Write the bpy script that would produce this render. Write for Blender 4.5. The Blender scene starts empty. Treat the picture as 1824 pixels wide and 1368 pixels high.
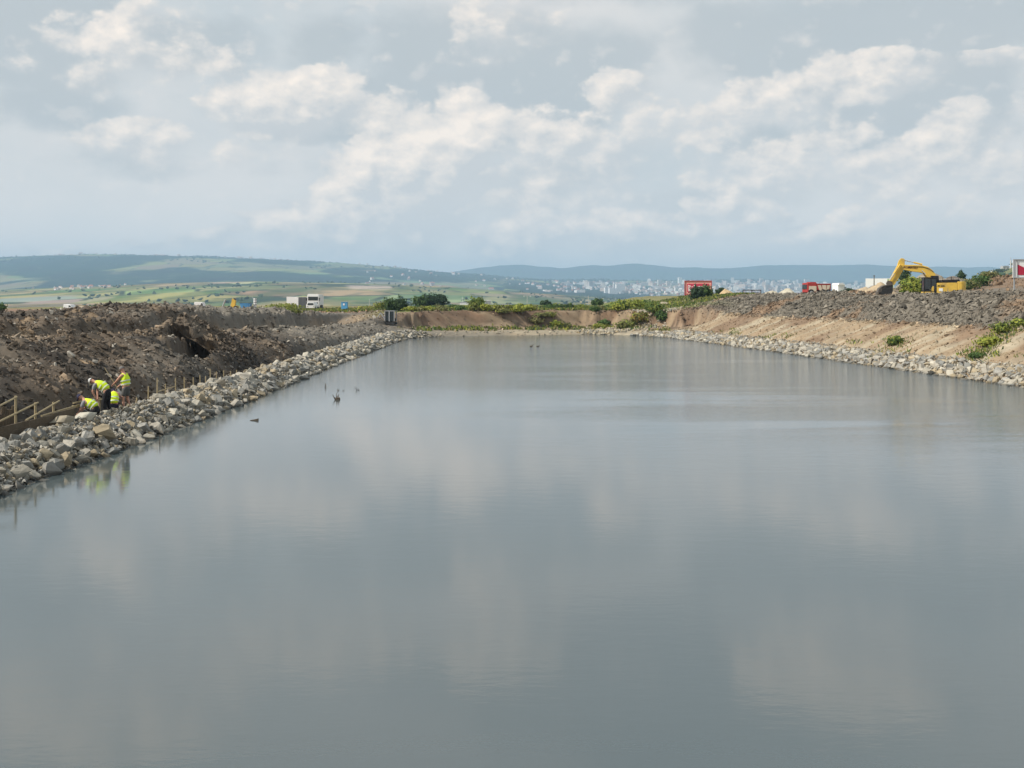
import bpy, bmesh, math, random
import numpy as np
from mathutils import Vector, Matrix, Euler

random.seed(7)
RNG = np.random.default_rng(11)
scene = bpy.context.scene
COL = scene.collection

# ------------------------------------------------------------------ camera
CAM_H, FPX, CX, HY = 5.8, 2000.0, 912.0, 530.0
cam = bpy.data.cameras.new('camera')
cam_o = bpy.data.objects.new('camera', cam)
COL.objects.link(cam_o)
cam.sensor_width = 36.0
cam.lens = 36.0 * FPX / 1824.0
cam.shift_y = -(684.0 - HY) / 1824.0
cam.clip_start = 0.1
cam.clip_end = 60000.0
cam_o.location = (0, 0, CAM_H)
cam_o.rotation_euler = (math.radians(90), 0, 0)
scene.camera = cam_o

# ------------------------------------------------------------------ light
SUN_DIR = Vector((-0.80, -0.30, 0.76)).normalized()
sun = bpy.data.lights.new('sun', 'SUN')
sun.energy = 5.0
sun.angle = math.radians(0.6)
sun.color = (1.0, 0.94, 0.85)
sun_o = bpy.data.objects.new('sun', sun)
COL.objects.link(sun_o)
sun_o.location = (-60, -20, 80)
sun_o.rotation_euler = SUN_DIR.to_track_quat('Z', 'Y').to_euler()

scene.view_settings.view_transform = 'Standard'
scene.view_settings.look = 'None'
scene.view_settings.exposure = 0.14
scene.view_settings.gamma = 1.0
scene.view_settings.use_curve_mapping = False
scene.render.engine = 'CYCLES'
scene.cycles.use_denoising = True
scene.cycles.max_bounces = 5
scene.cycles.diffuse_bounces = 2
scene.cycles.glossy_bounces = 3
scene.cycles.volume_bounces = 0
scene.cycles.transparent_max_bounces = 8


# ---- node helper
class NT:
    def __init__(self, tree):
        self.t = tree
        self.n = tree.nodes
        self.l = tree.links

    def new(self, kind, **kw):
        nd = self.n.new(kind)
        for k, v in kw.items():
            setattr(nd, k, v)
        return nd

    def put(self, sock, v):
        if isinstance(v, bpy.types.NodeSocket):
            self.l.new(v, sock)
        else:
            sock.default_value = v

    def m(self, op, a, b=0.0, c=0.0, clamp=False):
        nd = self.new('ShaderNodeMath', operation=op, use_clamp=clamp)
        self.put(nd.inputs[0], a)
        self.put(nd.inputs[1], b)
        self.put(nd.inputs[2], c)
        return nd.outputs[0]

    def v(self, op, a, b=(0, 0, 0)):
        nd = self.new('ShaderNodeVectorMath', operation=op)
        self.put(nd.inputs[0], a)
        self.put(nd.inputs[1], b)
        return nd.outputs['Value'] if op in ('LENGTH', 'DOT_PRODUCT') else nd.outputs[0]

    def noise(self, vec, scale, detail=4, rough=0.55, out=0, dist=0.0):
        nd = self.new('ShaderNodeTexNoise')
        if vec is not None:
            self.put(nd.inputs['Vector'], vec)
        nd.inputs['Scale'].default_value = scale
        nd.inputs['Detail'].default_value = detail
        nd.inputs['Roughness'].default_value = rough
        nd.inputs['Distortion'].default_value = dist
        return nd.outputs[out]

    def ramp(self, x, lo, hi, a=0.0, b=1.0, smooth=True):
        nd = self.new('ShaderNodeMapRange')
        nd.interpolation_type = 'SMOOTHSTEP' if smooth else 'LINEAR'
        self.put(nd.inputs[0], x)
        nd.inputs[1].default_value = lo
        nd.inputs[2].default_value = hi
        nd.inputs[3].default_value = a
        nd.inputs[4].default_value = b
        return nd.outputs[0]

    def mix(self, f, a, b, mode='MIX'):
        nd = self.new('ShaderNodeMix', data_type='RGBA', blend_type=mode)
        self.put(nd.inputs[0], f)
        for s, v in ((nd.inputs[6], a), (nd.inputs[7], b)):
            if isinstance(v, (tuple, list)) and len(v) == 3:
                v = (*v, 1.0)
            self.put(s, v)
        return nd.outputs[2]


# ------------------------------------------------------------------ sky
def sky_pt(x, y):
    """direction of a cloud as azimuth / elevation, unit 0.05 rad"""
    az = math.atan((x - CX) / FPX)
    el = math.atan((HY - y) / FPX * math.cos(az))
    return az * 20.0, el * 20.0


def build_world():
    w = bpy.data.worlds.new('World')
    scene.world = w
    w.use_nodes = True
    N = NT(w.node_tree)
    N.n.clear()
    out = N.new('ShaderNodeOutputWorld')
    tc = N.new('ShaderNodeTexCoord')
    d = tc.outputs['Generated']
    sep = N.new('ShaderNodeSeparateXYZ')
    N.put(sep.inputs[0], d)
    az = N.m('ARCTAN2', sep.outputs[0], sep.outputs[1])
    el = N.m('ARCSINE', sep.outputs[2])
    p = N.new('ShaderNodeCombineXYZ')
    N.put(p.inputs[0], N.m('MULTIPLY', az, 20.0))
    N.put(p.inputs[1], N.m('MULTIPLY', el, 20.0))
    p = p.outputs[0]
    ds = N.v('MULTIPLY', d, (1.0, 1.0, 1.5))
    warp = N.v('MULTIPLY', N.v('SUBTRACT', N.noise(ds, 11.0, 6, 0.55, out=1), (0.5, 0.5, 0.5)), (1.35, 1.0, 0))
    pw = N.v('ADD', p, warp)

    def field(blobs):
        f = g = None
        for (x, y, rx, ry, a) in blobs:
            cx, cy = sky_pt(x, y)
            q = N.v('MULTIPLY', N.v('SUBTRACT', pw, (cx, cy, 0)), (70.0 / rx, 70.0 / ry, 0))
            fall = N.m('MULTIPLY', N.m('SUBTRACT', 1.0, N.v('DOT_PRODUCT', q, q), clamp=True), a)
            gg = N.m('MULTIPLY', fall, N.v('DOT_PRODUCT', q, (-0.35, 0.75, 0)))
            f = fall if f is None else N.m('MAXIMUM', f, fall)
            g = gg if g is None else N.m('ADD', g, gg)
        return f, g

    bright = [(530, 185, 120, 58, 1.0), (455, 205, 85, 48, .9), (630, 205, 120, 42, .75), (225, 256, 85, 36, .95), (440, 270, 90, 24, .55),
              (745, 330, 128, 105, 1.1), (690, 285, 70, 60, 1.0), (850, 250, 55, 60, 1.0), (810, 310, 90, 100, 1.0), (640, 375, 70, 60, .9), (560, 420, 130, 45, .8), (430, 440, 120, 26, .6),
              (930, 420, 110, 62, .85), (1110, 430, 110, 46, .8), (985, 300, 150, 100, .6), (1090, 168, 55, 36, .95), (1150, 190, 90, 26, .6), (1000, 230, 150, 50, .5),
              (1545, 130, 110, 34, 1.0), (1465, 135, 40, 34, .8), (1390, 180, 90, 50, .75), (1785, 104, 70, 16, .85), (1240, 240, 160, 60, .5),
              (1350, 300, 130, 44, .75), (1280, 265, 60, 30, .6), (1585, 320, 80, 60, .8), (1700, 260, 66, 56, .8), (1790, 325, 60, 44, .85), (1480, 265, 110, 50, .5),
              (1300, 365, 70, 42, .75), (1440, 405, 110, 34, .7), (1650, 400, 160, 42, .55), (1220, 405, 90, 30, .6), (215, 60, 110, 62, .6), (270, 120, 160, 36, .55),
              (905, 35, 100, 70, .55), (110, 448, 60, 14, .65), (270, 446, 60, 12, .55), (680, 440, 80, 24, .6),
              (560, -70, 220, 60, .8), (1500, -110, 180, 80, .9), (180, -190, 230, 95, .9), (900, -80, 130, 70, .6)]
    dark = [(880, 130, 240, 110, .95), (345, 85, 110, 50, .8), (60, 60, 150, 90, .8), (700, 190, 200, 55, .8),
            (1660, 180, 150, 90, 1.0), (1560, 50, 320, 80, .9), (600, 85, 100, 45, .7), (1400, 250, 110, 30, .6),
            (950, 350, 90, 50, .5), (620, 240, 200, 20, .7), (1350, 345, 170, 30, .5), (1180, 380, 220, 40, .45),
            (1150, -160, 420, 130, .8), (80, 180, 130, 40, .55), (1560, 430, 300, 30, .45), (300, 300, 200, 22, .4)]
    fb, gb = field(bright)
    fd, _ = field(dark)

    def puffs(vec):
        vo = N.new('ShaderNodeTexVoronoi', feature='F1')
        N.put(vo.inputs['Vector'], N.v('ADD', vec, N.v('MULTIPLY', N.v('SUBTRACT', N.noise(vec, 45.0, 3, 0.6, out=1), (.5, .5, .5)), (.03, .03, .03))))
        vo.inputs['Scale'].default_value = 34.0
        vo.inputs['Detail'].default_value = 1.0
        vo.inputs['Roughness'].default_value = 0.45
        return N.m('ADD', N.m('MULTIPLY', N.noise(vec, 15.0, 7, 0.6), 0.80), N.m('MULTIPLY', N.m('SUBTRACT', 0.8, vo.outputs['Distance']), 0.24))
    n_mid = N.noise(ds, 9.0, 7, 0.58)
    n_puff = puffs(ds)
    n_off = puffs(N.v('ADD', ds, (-0.008, 0.0, 0.013)))
    relief = N.m('SUBTRACT', n_puff, n_off)
    # the free cloud field, all round the sky
    n_big = N.noise(ds, 3.4, 6, 0.55)
    sheet = N.ramp(n_big, 0.34, 0.66)
    base = N.mix(sheet, (0.47, 0.53, 0.57), (0.61, 0.625, 0.635))
    base = N.mix(N.ramp(N.m('ADD', fd, N.m('MULTIPLY', N.m('SUBTRACT', n_mid, 0.5), 1.4)), 0.10, 0.62, 0, 0.8), base, (0.385, 0.44, 0.48))
    base = N.mix(N.ramp(n_mid, 0.52, 0.80, 0, 0.4), base, (0.42, 0.475, 0.515))
    base = N.mix(N.ramp(N.m('ADD', n_puff, N.m('MULTIPLY', relief, 1.0)), 0.48, 0.72, 0, 0.30), base, (0.68, 0.67, 0.66))
    base = N.mix(N.ramp(sep.outputs[2], 0.0, 0.14, 0.75, 0), base, (0.86, 0.825, 0.785))
    base = N.mix(N.ramp(sep.outputs[2], 0.16, 0.6, 0, 0.7), base, (0.34, 0.42, 0.50))
    dens = N.m('ADD', fb, N.m('MULTIPLY', N.m('SUBTRACT', n_puff, 0.5), 1.5))
    topside = N.ramp(N.m('ADD', gb, N.m('MULTIPLY', relief, 0.6)), -0.05, 0.14)
    crisp = N.ramp(dens, 0.06, 0.30)
    soft = N.ramp(dens, -0.05, 0.7, 0, .9)
    cov = N.m('ADD', N.m('MULTIPLY', crisp, topside), N.m('MULTIPLY', soft, N.m('SUBTRACT', 1.0, topside)))
    cov = N.m('MULTIPLY', cov, 0.92)
    lit = N.m('ADD', N.m('ADD', N.m('MULTIPLY', gb, 0.85), N.m('MULTIPLY', relief, 2.6)), 0.30, clamp=True)
    lit = N.m('MULTIPLY', lit, N.ramp(fb, 0.0, 0.8, 0.6, 1.0))
    puff = N.mix(lit, (0.51, 0.54, 0.57), (0.88, 0.815, 0.75))
    puff = N.mix(1.0, puff, N.mix(N.ramp(sep.outputs[2], 0.02, 0.16), (1.14, 1.10, 1.06), (1.0, 1.0, 0.99)), 'MULTIPLY')
    cloud = N.mix(1.0, N.mix(cov, base, puff), (1.22, 1.15, 1.09), 'MULTIPLY')
    # thin out to a few blue gaps
    gap = N.ramp(N.m('ADD', N.noise(ds, 5.5, 5, 0.5), N.m('MULTIPLY', fb, -0.3)), 0.60, 0.76, 0, 0.4)
    sky = N.new('ShaderNodeTexSky')
    sky.sky_type = 'NISHITA'
    sky.sun_disc = False
    sky.sun_elevation = math.asin(SUN_DIR.z)
    sky.sun_rotation = math.atan2(SUN_DIR.x, SUN_DIR.y)
    sky.air_density = 1.2
    sky.dust_density = 2.0
    b1 = N.new('ShaderNodeBackground')
    b1.inputs[1].default_value = 0.08
    N.put(b1.inputs[0], sky.outputs[0])
    b2 = N.new('ShaderNodeBackground')
    b2.inputs[1].default_value = 1.0
    N.put(b2.inputs[0], cloud)
    mx = N.new('ShaderNodeMixShader')
    N.put(mx.inputs[0], gap)
    N.put(mx.inputs[1], b2.outputs[0])
    N.put(mx.inputs[2], b1.outputs[0])
    N.put(out.inputs[0], mx.outputs[0])


build_world()


# ------------------------------------------------------------------ helpers
def W(x, y, d):
    return Vector(((x - CX) / FPX * d, d, CAM_H - (y - HY) / FPX * d))


def WX(x, X):
    """depth at which picture column x meets the vertical plane of world X"""
    return X * FPX / (x - CX)


def hash2(ix, iy, seed):
    h = (ix.astype(np.int64) * 374761393 + iy.astype(np.int64) * 668265263 + seed * 982451653) & 0x7fffffff
    h = ((h ^ (h >> 13)) * 1274126177) & 0x7fffffff
    return ((h ^ (h >> 16)) & 0xffff) / 65535.0


def perlin(x, y, seed=0):
    ix, iy = np.floor(x), np.floor(y)
    fx, fy = x - ix, y - iy
    u, v = fx * fx * (3 - 2 * fx), fy * fy * (3 - 2 * fy)

    def g(a, b):
        ang = hash2(ix + a, iy + b, seed) * 2 * np.pi
        return np.cos(ang) * (fx - a) + np.sin(ang) * (fy - b)
    return (g(0, 0) * (1 - u) + g(1, 0) * u) * (1 - v) + (g(0, 1) * (1 - u) + g(1, 1) * u) * v


def fbm(x, y, octs=4, seed=0, gain=0.5):
    r, a, f = 0.0, 1.0, 1.0
    for k in range(octs):
        r = r + a * perlin(x * f, y * f, seed + k * 17)
        a *= gain
        f *= 2.03
    return r


def sm(x, a, b):
    t = np.clip((x - a) / (b - a), 0, 1)
    return t * t * (3 - 2 * t)


def mesh_np(name, V, F, col=None, smooth=False):
    me = bpy.data.meshes.new(name)
    V = np.asarray(V, dtype=np.float32)
    F = np.asarray(F, dtype=np.int32)
    k = F.shape[1]
    me.vertices.add(len(V))
    me.vertices.foreach_set('co', V.ravel())
    me.loops.add(F.size)
    me.loops.foreach_set('vertex_index', F.ravel())
    me.polygons.add(len(F))
    me.polygons.foreach_set('loop_start', np.arange(0, F.size, k, dtype=np.int32))
    if smooth:
        me.polygons.foreach_set('use_smooth', np.ones(len(F), dtype=bool))
    else:
        me.polygons.foreach_set('use_smooth', np.zeros(len(F), dtype=bool))
    if col is not None:
        a = me.color_attributes.new('col', 'FLOAT_COLOR', 'POINT')
        c = np.ones((len(V), 4), dtype=np.float32)
        c[:, :3] = col
        a.data.foreach_set('color', c.ravel())
    me.update(calc_edges=True)
    return me


def link(name, me, m=None, parent=None):
    o = bpy.data.objects.new(name, me)
    COL.objects.link(o)
    if m is not None and not me.materials:
        me.materials.append(m)
    if parent is not None:
        o.parent = parent
    return o


def tag(o, label=None, cat=None, group=None, kind=None):
    if label:
        o['label'] = label
    if cat:
        o['category'] = cat
    if group:
        o['group'] = group
    if kind:
        o['kind'] = kind
    return o


def thing(name, label, cat, loc=(0, 0, 0), rz=0.0, group=None):
    o = bpy.data.objects.new(name, None)
    COL.objects.link(o)
    o.empty_display_size = 0.2
    o.location = loc
    o.rotation_euler = (0, 0, rz)
    tag(o, label, cat, group)
    if cat == 'person':
        o.scale = (1.07, 1.07, 1.07)
    return o


class MB:
    """collects shapes for one mesh"""
    def __init__(self):
        self.v, self.f = [], []

    def add(self, vs, fs):
        b = len(self.v)
        self.v += [tuple(p) for p in vs]
        self.f += [tuple(i + b for i in q) for q in fs]
        return self

    def box(self, c, s, rot=None, taper=1.0):
        x, y, z = s[0] / 2, s[1] / 2, s[2] / 2
        P = [(-x, -y, -z), (x, -y, -z), (x, y, -z), (-x, y, -z),
             (-x * taper, -y * taper, z), (x * taper, -y * taper, z), (x * taper, y * taper, z), (-x * taper, y * taper, z)]
        M = rot.to_matrix() if rot is not None else Matrix.Identity(3)
        P = [M @ Vector(q) + Vector(c) for q in P]
        return self.add(P, [(0, 3, 2, 1), (4, 5, 6, 7), (0, 1, 5, 4), (1, 2, 6, 5), (2, 3, 7, 6), (3, 0, 4, 7)])

    def tube(self, p0, p1, r0, r1=None, n=8):
        r1 = r0 if r1 is None else r1
        p0, p1 = Vector(p0), Vector(p1)
        q = (p1 - p0).to_track_quat('Z', 'Y')
        vs = []
        for p, r in ((p0, r0), (p1, r1)):
            for k in range(n):
                a = 2 * math.pi * k / n
                vs.append(p + q @ Vector((math.cos(a) * r, math.sin(a) * r, 0)))
        fs = [(k, (k + 1) % n, n + (k + 1) % n, n + k) for k in range(n)]
        fs += [tuple(range(n - 1, -1, -1)), tuple(range(n, 2 * n))]
        return self.add(vs, fs)

    def prism(self, pts, y0, y1):
        """outline in x,z pushed from y0 to y1"""
        n = len(pts)
        vs = [(x, y0, z) for x, z in pts] + [(x, y1, z) for x, z in pts]
        fs = [(k, (k + 1) % n, n + (k + 1) % n, n + k) for k in range(n)]
        return self.add(vs, fs + [tuple(range(n - 1, -1, -1)), tuple(range(n, 2 * n))])

    def build(self, name, m, parent=None, bevel=0.0, smooth=False):
        me = bpy.data.meshes.new(name)
        me.from_pydata(self.v, [], self.f)
        bm = bmesh.new()
        bm.from_mesh(me)
        bmesh.ops.recalc_face_normals(bm, faces=bm.faces)
        bm.to_mesh(me)
        bm.free()
        if smooth:
            for p in me.polygons:
                p.use_smooth = True
        o = link(name, me, m, parent)
        if bevel:
            b = o.modifiers.new('bevel', 'BEVEL')
            b.width = bevel
            b.segments = 2
            b.limit_method = 'ANGLE'
        return o


# ------------------------------------------------------------------ materials
def mat(name, color, rough=0.7, var=0.15, scale=3.0, bump=0.0, bscale=20.0, metal=0.0, attr=None, obj_col=False, dirt=None):
    m = bpy.data.materials.new(name)
    m.use_nodes = True
    N = NT(m.node_tree)
    b = N.n['Principled BSDF']
    tc = N.new('ShaderNodeTexCoord').outputs['Object']
    c = (*color, 1.0)
    if attr:
        a = N.new('ShaderNodeAttribute')
        a.attribute_name = attr
        c = a.outputs['Color']
    if obj_col:
        oi = N.new('ShaderNodeObjectInfo')
        c = N.mix(1.0, c, oi.outputs['Color'], 'MULTIPLY')
    n = N.noise(tc, scale, 5, 0.6)
    c = N.mix(1.0, c, N.mix(n, (1 - 2 * var,) * 3, (1 + 2 * var,) * 3), 'MULTIPLY')
    if dirt:
        c = N.mix(N.ramp(N.noise(tc, scale * 0.6, 6, 0.65), 0.5, 0.72, 0, 0.75), c, dirt)
    if obj_col:
        pos = N.new('ShaderNodeSeparateXYZ')
        N.put(pos.inputs[0], N.new('ShaderNodeNewGeometry').outputs['Position'])
        wet = N.ramp(N.m('ADD', pos.outputs[2], N.m('MULTIPLY', N.noise(tc, 2.0, 3), .12)), .10, .22, .42, 1.0)
        c = N.mix(1.0, c, N.mix(wet, (0, 0, 0), (1, 1, 1)), 'MULTIPLY')
    N.put(b.inputs['Base Color'], c)
    b.inputs['Roughness'].default_value = rough
    b.inputs['Metallic'].default_value = metal
    b.inputs['Specular IOR Level'].default_value = 0.3
    if bump:
        bp = N.new('ShaderNodeBump')
        bp.inputs['Strength'].default_value = 1.0
        bp.inputs['Distance'].default_value = bump
        N.put(bp.inputs['Height'], N.noise(tc, bscale, 6, 0.65))
        N.put(b.inputs['Normal'], bp.outputs[0])
    return m


def leaf_mat(name):
    m = bpy.data.materials.new(name)
    m.use_nodes = True
    N = NT(m.node_tree)
    b = N.n['Principled BSDF']
    a = N.new('ShaderNodeAttribute')
    a.attribute_name = 'col'
    N.put(b.inputs['Base Color'], a.outputs['Color'])
    b.inputs['Roughness'].default_value = 0.65
    b.inputs['Specular IOR Level'].default_value = 0.2
    t = N.new('ShaderNodeBsdfTranslucent')
    N.put(t.inputs[0], a.outputs['Color'])
    mx = N.new('ShaderNodeMixShader')
    mx.inputs[0].default_value = 0.3
    N.put(mx.inputs[1], b.outputs[0])
    N.put(mx.inputs[2], t.outputs[0])
    N.put(N.n['Material Output'].inputs[0], mx.outputs[0])
    return m


M = {}
M['soil'] = mat('soil', (1, 1, 1), 0.95, 0.16, 1.7, 0.05, 6.0, attr='col')
M['clod'] = mat('clod', (1, 1, 1), 0.95, 0.14, 5.0, 0.03, 9.0, attr='col')
M['rock'] = mat('rock', (1, 1, 1), 0.85, 0.16, 3.5, 0.03, 7.0, attr='col', obj_col=True, dirt=(0.21, 0.17, 0.12))
M['leaf'] = leaf_mat('leaf')
M['wood'] = mat('wood', (0.36, 0.29, 0.17), 0.8, 0.2, 6.0, 0.004, 30.0)
M['wood_dark'] = mat('wood_dark', (0.105, 0.08, 0.052), 0.85, 0.25, 5.0, 0.004, 30.0)
M['bark'] = mat('bark', (0.09, 0.07, 0.05), 0.9, 0.2, 8.0, 0.01, 20.0)
M['yellow'] = mat('yellow_paint', (0.66, 0.43, 0.07), 0.5, 0.10, 1.6, dirt=(0.36, 0.25, 0.10))
M['black'] = mat('black_paint', (0.015, 0.015, 0.017), 0.5, 0.1)
M['steel'] = mat('worn_steel', (0.13, 0.11, 0.09), 0.55, 0.2, 2.0, metal=0.4)
M['chrome'] = mat('piston_rod', (0.75, 0.75, 0.72), 0.25, 0.03, metal=0.8)
M['rubber'] = mat('rubber', (0.025, 0.025, 0.025), 0.85, 0.1)
M['glass'] = mat('dark_glass', (0.03, 0.037, 0.04), 0.10, 0.02)
M['white'] = mat('white_paint', (0.78, 0.78, 0.76), 0.5, 0.04, 1.0)
M['cream'] = mat('cream_paint', (0.66, 0.56, 0.42), 0.6, 0.06, 1.0)
M['red'] = mat('red_paint', (0.36, 0.035, 0.03), 0.5, 0.1, 1.0)
M['billred'] = mat('billboard_red', (0.46, 0.04, 0.075), 0.6, 0.04, 0.5)
M['billpink'] = mat('billboard_border', (0.80, 0.36, 0.31), 0.6, 0.05, 0.6)
M['crimson'] = mat('crimson_print', (0.42, 0.02, 0.05), 0.6, 0.05)
M['blue'] = mat('blue_paint', (0.09, 0.28, 0.52), 0.5, 0.08, 1.0)
M['skyblue'] = mat('light_blue_paint', (0.10, 0.34, 0.58), 0.5, 0.06, 1.0)
M['grey'] = mat('grey_sheet', (0.30, 0.31, 0.32), 0.6, 0.1, 1.0)
M['darkgrey'] = mat('dark_grey_sheet', (0.09, 0.095, 0.10), 0.6, 0.1, 1.0)
M['concrete'] = mat('concrete', (0.45, 0.44, 0.41), 0.85, 0.1, 0.8)
M['greenprint'] = mat('green_print', (0.34, 0.45, 0.24), 0.6, 0.3, 1.6)
M['gravel'] = mat('gravel', (1, 1, 1), 0.95, 0.12, 2.0, 0.04, 12.0, attr='col')
M['skin'] = mat('skin', (0.50, 0.27, 0.19), 0.55, 0.05)
M['vest'] = mat('vest_fluorescent', (0.68, 0.86, 0.03), 0.7, 0.05, 6.0)
M['stripe'] = mat('reflective_tape', (0.62, 0.66, 0.58), 0.35, 0.03)
M['cloth_black'] = mat('black_cloth', (0.013, 0.013, 0.015), 0.9, 0.1)
M['cloth_grey'] = mat('grey_cloth', (0.10, 0.10, 0.095), 0.9, 0.15)
M['cloth_shirt'] = mat('grey_shirt', (0.24, 0.24, 0.25), 0.9, 0.1)
M['cloth_blue'] = mat('blue_cloth', (0.03, 0.22, 0.42), 0.9, 0.1)
M['cloth_navy'] = mat('navy_cloth', (0.03, 0.028, 0.06), 0.9, 0.1)
M['cap'] = mat('pale_cap', (0.52, 0.52, 0.50), 0.8, 0.08)
M['hair'] = mat('grey_hair', (0.16, 0.15, 0.14), 0.85, 0.15)

# ------------------------------------------------------------------ near ground
POND = np.array([(-15.0, -40), (-15.1, 30), (-14.8, 60), (-15.1, 100), (-15.0, 148), (-14.6, 157), (-13.2, 163), (-9, 167.5),
                 (-4, 171), (4, 174), (11, 177), (14.5, 176.5), (18.5, 171.5), (22, 165), (25.5, 140), (29, 110),
                 (33, 72), (35.5, 40), (37, -40)])


def sdf(X, Y):
    d2 = np.full(X.shape, 1e12)
    inside = np.zeros(X.shape, bool)
    n = len(POND)
    for i in range(n):
        ax, ay = POND[i]
        bx, by = POND[(i + 1) % n]
        ex, ey = bx - ax, by - ay
        t = np.clip(((X - ax) * ex + (Y - ay) * ey) / (ex * ex + ey * ey), 0, 1)
        d2 = np.minimum(d2, (X - ax - t * ex) ** 2 + (Y - ay - t * ey) ** 2)
        cond = ((ay > Y) != (by > Y)) & (X < ex * (Y - ay) / (ey if ey != 0 else 1e-9) + ax)
        inside ^= cond
    return np.where(inside, -1, 1) * np.sqrt(d2)


def ridged(x, y, seed):
    return 1.0 - 2.0 * np.abs(perlin(x, y, seed))


PITS = [(-21.45, 77.0, 1.2, 4.2, .90), (-24.7, 83.3, .7, 1.0, 2.0), (-23.3, 80.3, .5, .9, 1.75)]


def zones(X, Y):
    s = sdf(X, Y)
    s = s + 0.30 * perlin(X * 0.7, Y * 0.7, 5) + 0.12 * perlin(X * 2.1, Y * 2.1, 6)
    wf = sm(Y + 0.25 * np.abs(X), 165, 180)
    wl = np.where(X < 0, 1.0, 0.0)
    return s, wf, wl


def H(X, Y, fine=True, pits=True):
    X = np.asarray(X, float)
    Y = np.asarray(Y, float)
    s, wf, wl = zones(X, Y)
    # left bank
    zb = np.interp(Y, [0, 55, 80, 100, 120, 150, 175], [3.45, 3.45, 2.95, 2.45, 2.0, 1.5, 1.2])
    zc = np.interp(Y, [0, 68, 85, 100, 112, 125, 155, 190, 240], [4.05, 4.05, 4.25, 4.8, 4.4, 4.1, 3.75, 3.3, 3.0])
    zp = np.interp(Y, [0, 110, 160, 220, 300], [4.1, 4.2, 3.6, 3.0, 2.6])
    L = np.interp(s, [-8, -1.5, 0, 0.9, 1.7, 2.3, 2.9, 3.3], [-2.5, -.8, -.12, .55, .88, .80, .62, .62])
    near = sm(Y, 84, 98)
    bw = 0.9 * perlin(Y * 0.13, X * 0.05, 41) + 0.5 * perlin(Y * 0.4, X * 0.1, 42)
    L = L + (zb - .62) * ((1 - near) * (0.25 * sm(s, 3.3, 4.6) + 0.75 * np.clip((s - 4.0 + bw * .4) / 5.6, 0, 1)) +
                          near * (0.5 * sm(s, 3.0, 3.7) + 0.5 * np.clip((s - 3.7) / 3.5, 0, 1)))
    L = L + (zc - zb) * (0.8 * sm(s, 12.6 + bw, 13.5 + bw) + 0.2 * sm(s, 13.5 + bw, 17.5 + bw))
    L = L + (zp - zc) * sm(s, 19.5, 29)
    # right bank
    zr = np.interp(Y, [0, 100, 130, 165, 200], [6.1, 5.95, 5.85, 5.95, 5.9])
    R = np.interp(s, [-8, -1.5, 0, 1.0, 2.0, 7.6, 8.4, 9.4], [-2.5, -.8, -.12, .48, .82, 3.15, 3.35, 3.35])
    R = R + (zr - 3.35) * (0.45 * sm(s, 9.2, 11.5) + 0.55 * sm(s, 10.5, 18))
    # far bank
    cw = 1.3 * perlin(X * 0.22, Y * 0.05, 71) + 0.8 * ridged(X * 0.6, Y * 0.1, 72) + .45 * perlin(X * 1.7, Y * .3, 73) + .3 * perlin(X * 3.6, Y * 1.2, 75)
    top = 3.65 + 2.5 * sm(X, 23, 40) - 0.35 * sm(-X, 14, 30)
    Fh = np.interp(s, [-8, -1.5, 0, 1.0, 3.0, 5.5], [-2.5, -.7, -.1, .32, .45, .85])
    Fh = Fh + (top - .85) * (0.12 * sm(s, 5.2, 7.2) + 0.88 * sm(s + cw, 7.2, 8.9))
    h = np.where(wl > 0, L, R)
    h = h * (1 - wf) + Fh * wf
    # mounds behind the right crest and the hill with the houses
    h = h + 3.3 * np.exp(-((X - 88) / 20) ** 2 - ((Y - 188) / 34) ** 2)
    h = h + 3.0 * np.exp(-((X - 165) / 52) ** 2 - ((Y - 335) / 75) ** 2)
    pad = np.exp(-(((X - 51.5) / 7.5) ** 4) - ((Y - 134) / 6.5) ** 4)
    h = h * (1 - pad) + 5.25 * pad
    # let the plateau run out to the valley
    h = h - 14 * sm(Y, 330, 455) - 6 * sm(-X, 120, 200)
    # relief
    am = sm(s, 2.6, 5.5)
    slope_l = wl * (1 - wf) * am * (1 - 0.8 * sm(s, 17, 23)) * (1 - .55 * sm(s, 9.0, 10.2) * (1 - sm(s, 12.2, 13)))
    slope_r = (1 - wl) * (1 - wf) * sm(s, 8.2, 10.5) * (1 - 0.6 * sm(s, 19, 26))
    face_r = (1 - wl) * (1 - wf) * sm(s, 2.6, 3.6) * (1 - sm(s, 7.8, 9.0))
    h = h + slope_l * (0.55 * fbm(X * .16, Y * .22, 3, 21) + 0.42 * ridged(X * .16, Y * .62, 22) + 0.20 * ridged(X * .4, Y * 1.5, 23) - .2)
    h = h + slope_r * (0.55 * fbm(X * .15, Y * .15, 3, 31) + 0.15 * ridged(X * .5, Y * .8, 32))
    h = h + face_r * (0.16 * ridged(X * .16, Y * .55, 33) + 0.10 * fbm(X * .6, Y * 1.3, 3, 34))
    h = h + wf * sm(s, .8, 3) * (0.22 * fbm(X * .35, Y * .35, 3, 51))
    if fine:
        cl = slope_l + slope_r
        h = h + cl * (0.34 * fbm(X * .9, Y * 1.1, 3, 61) + 0.20 * ridged(X * 1.3, Y * 2.3, 62) + 0.13 * perlin(X * 3.0, Y * 3.3, 63))
        h = h + (face_r * .5 + .25 * (1 - cl) * am) * 0.09 * fbm(X * 1.6, Y * 2.4, 3, 64)
    h = h + 1.15 * np.exp(-((X + 23.0) / 2.2) ** 2 - ((Y - 81.2) / 4.0) ** 2)
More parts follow.
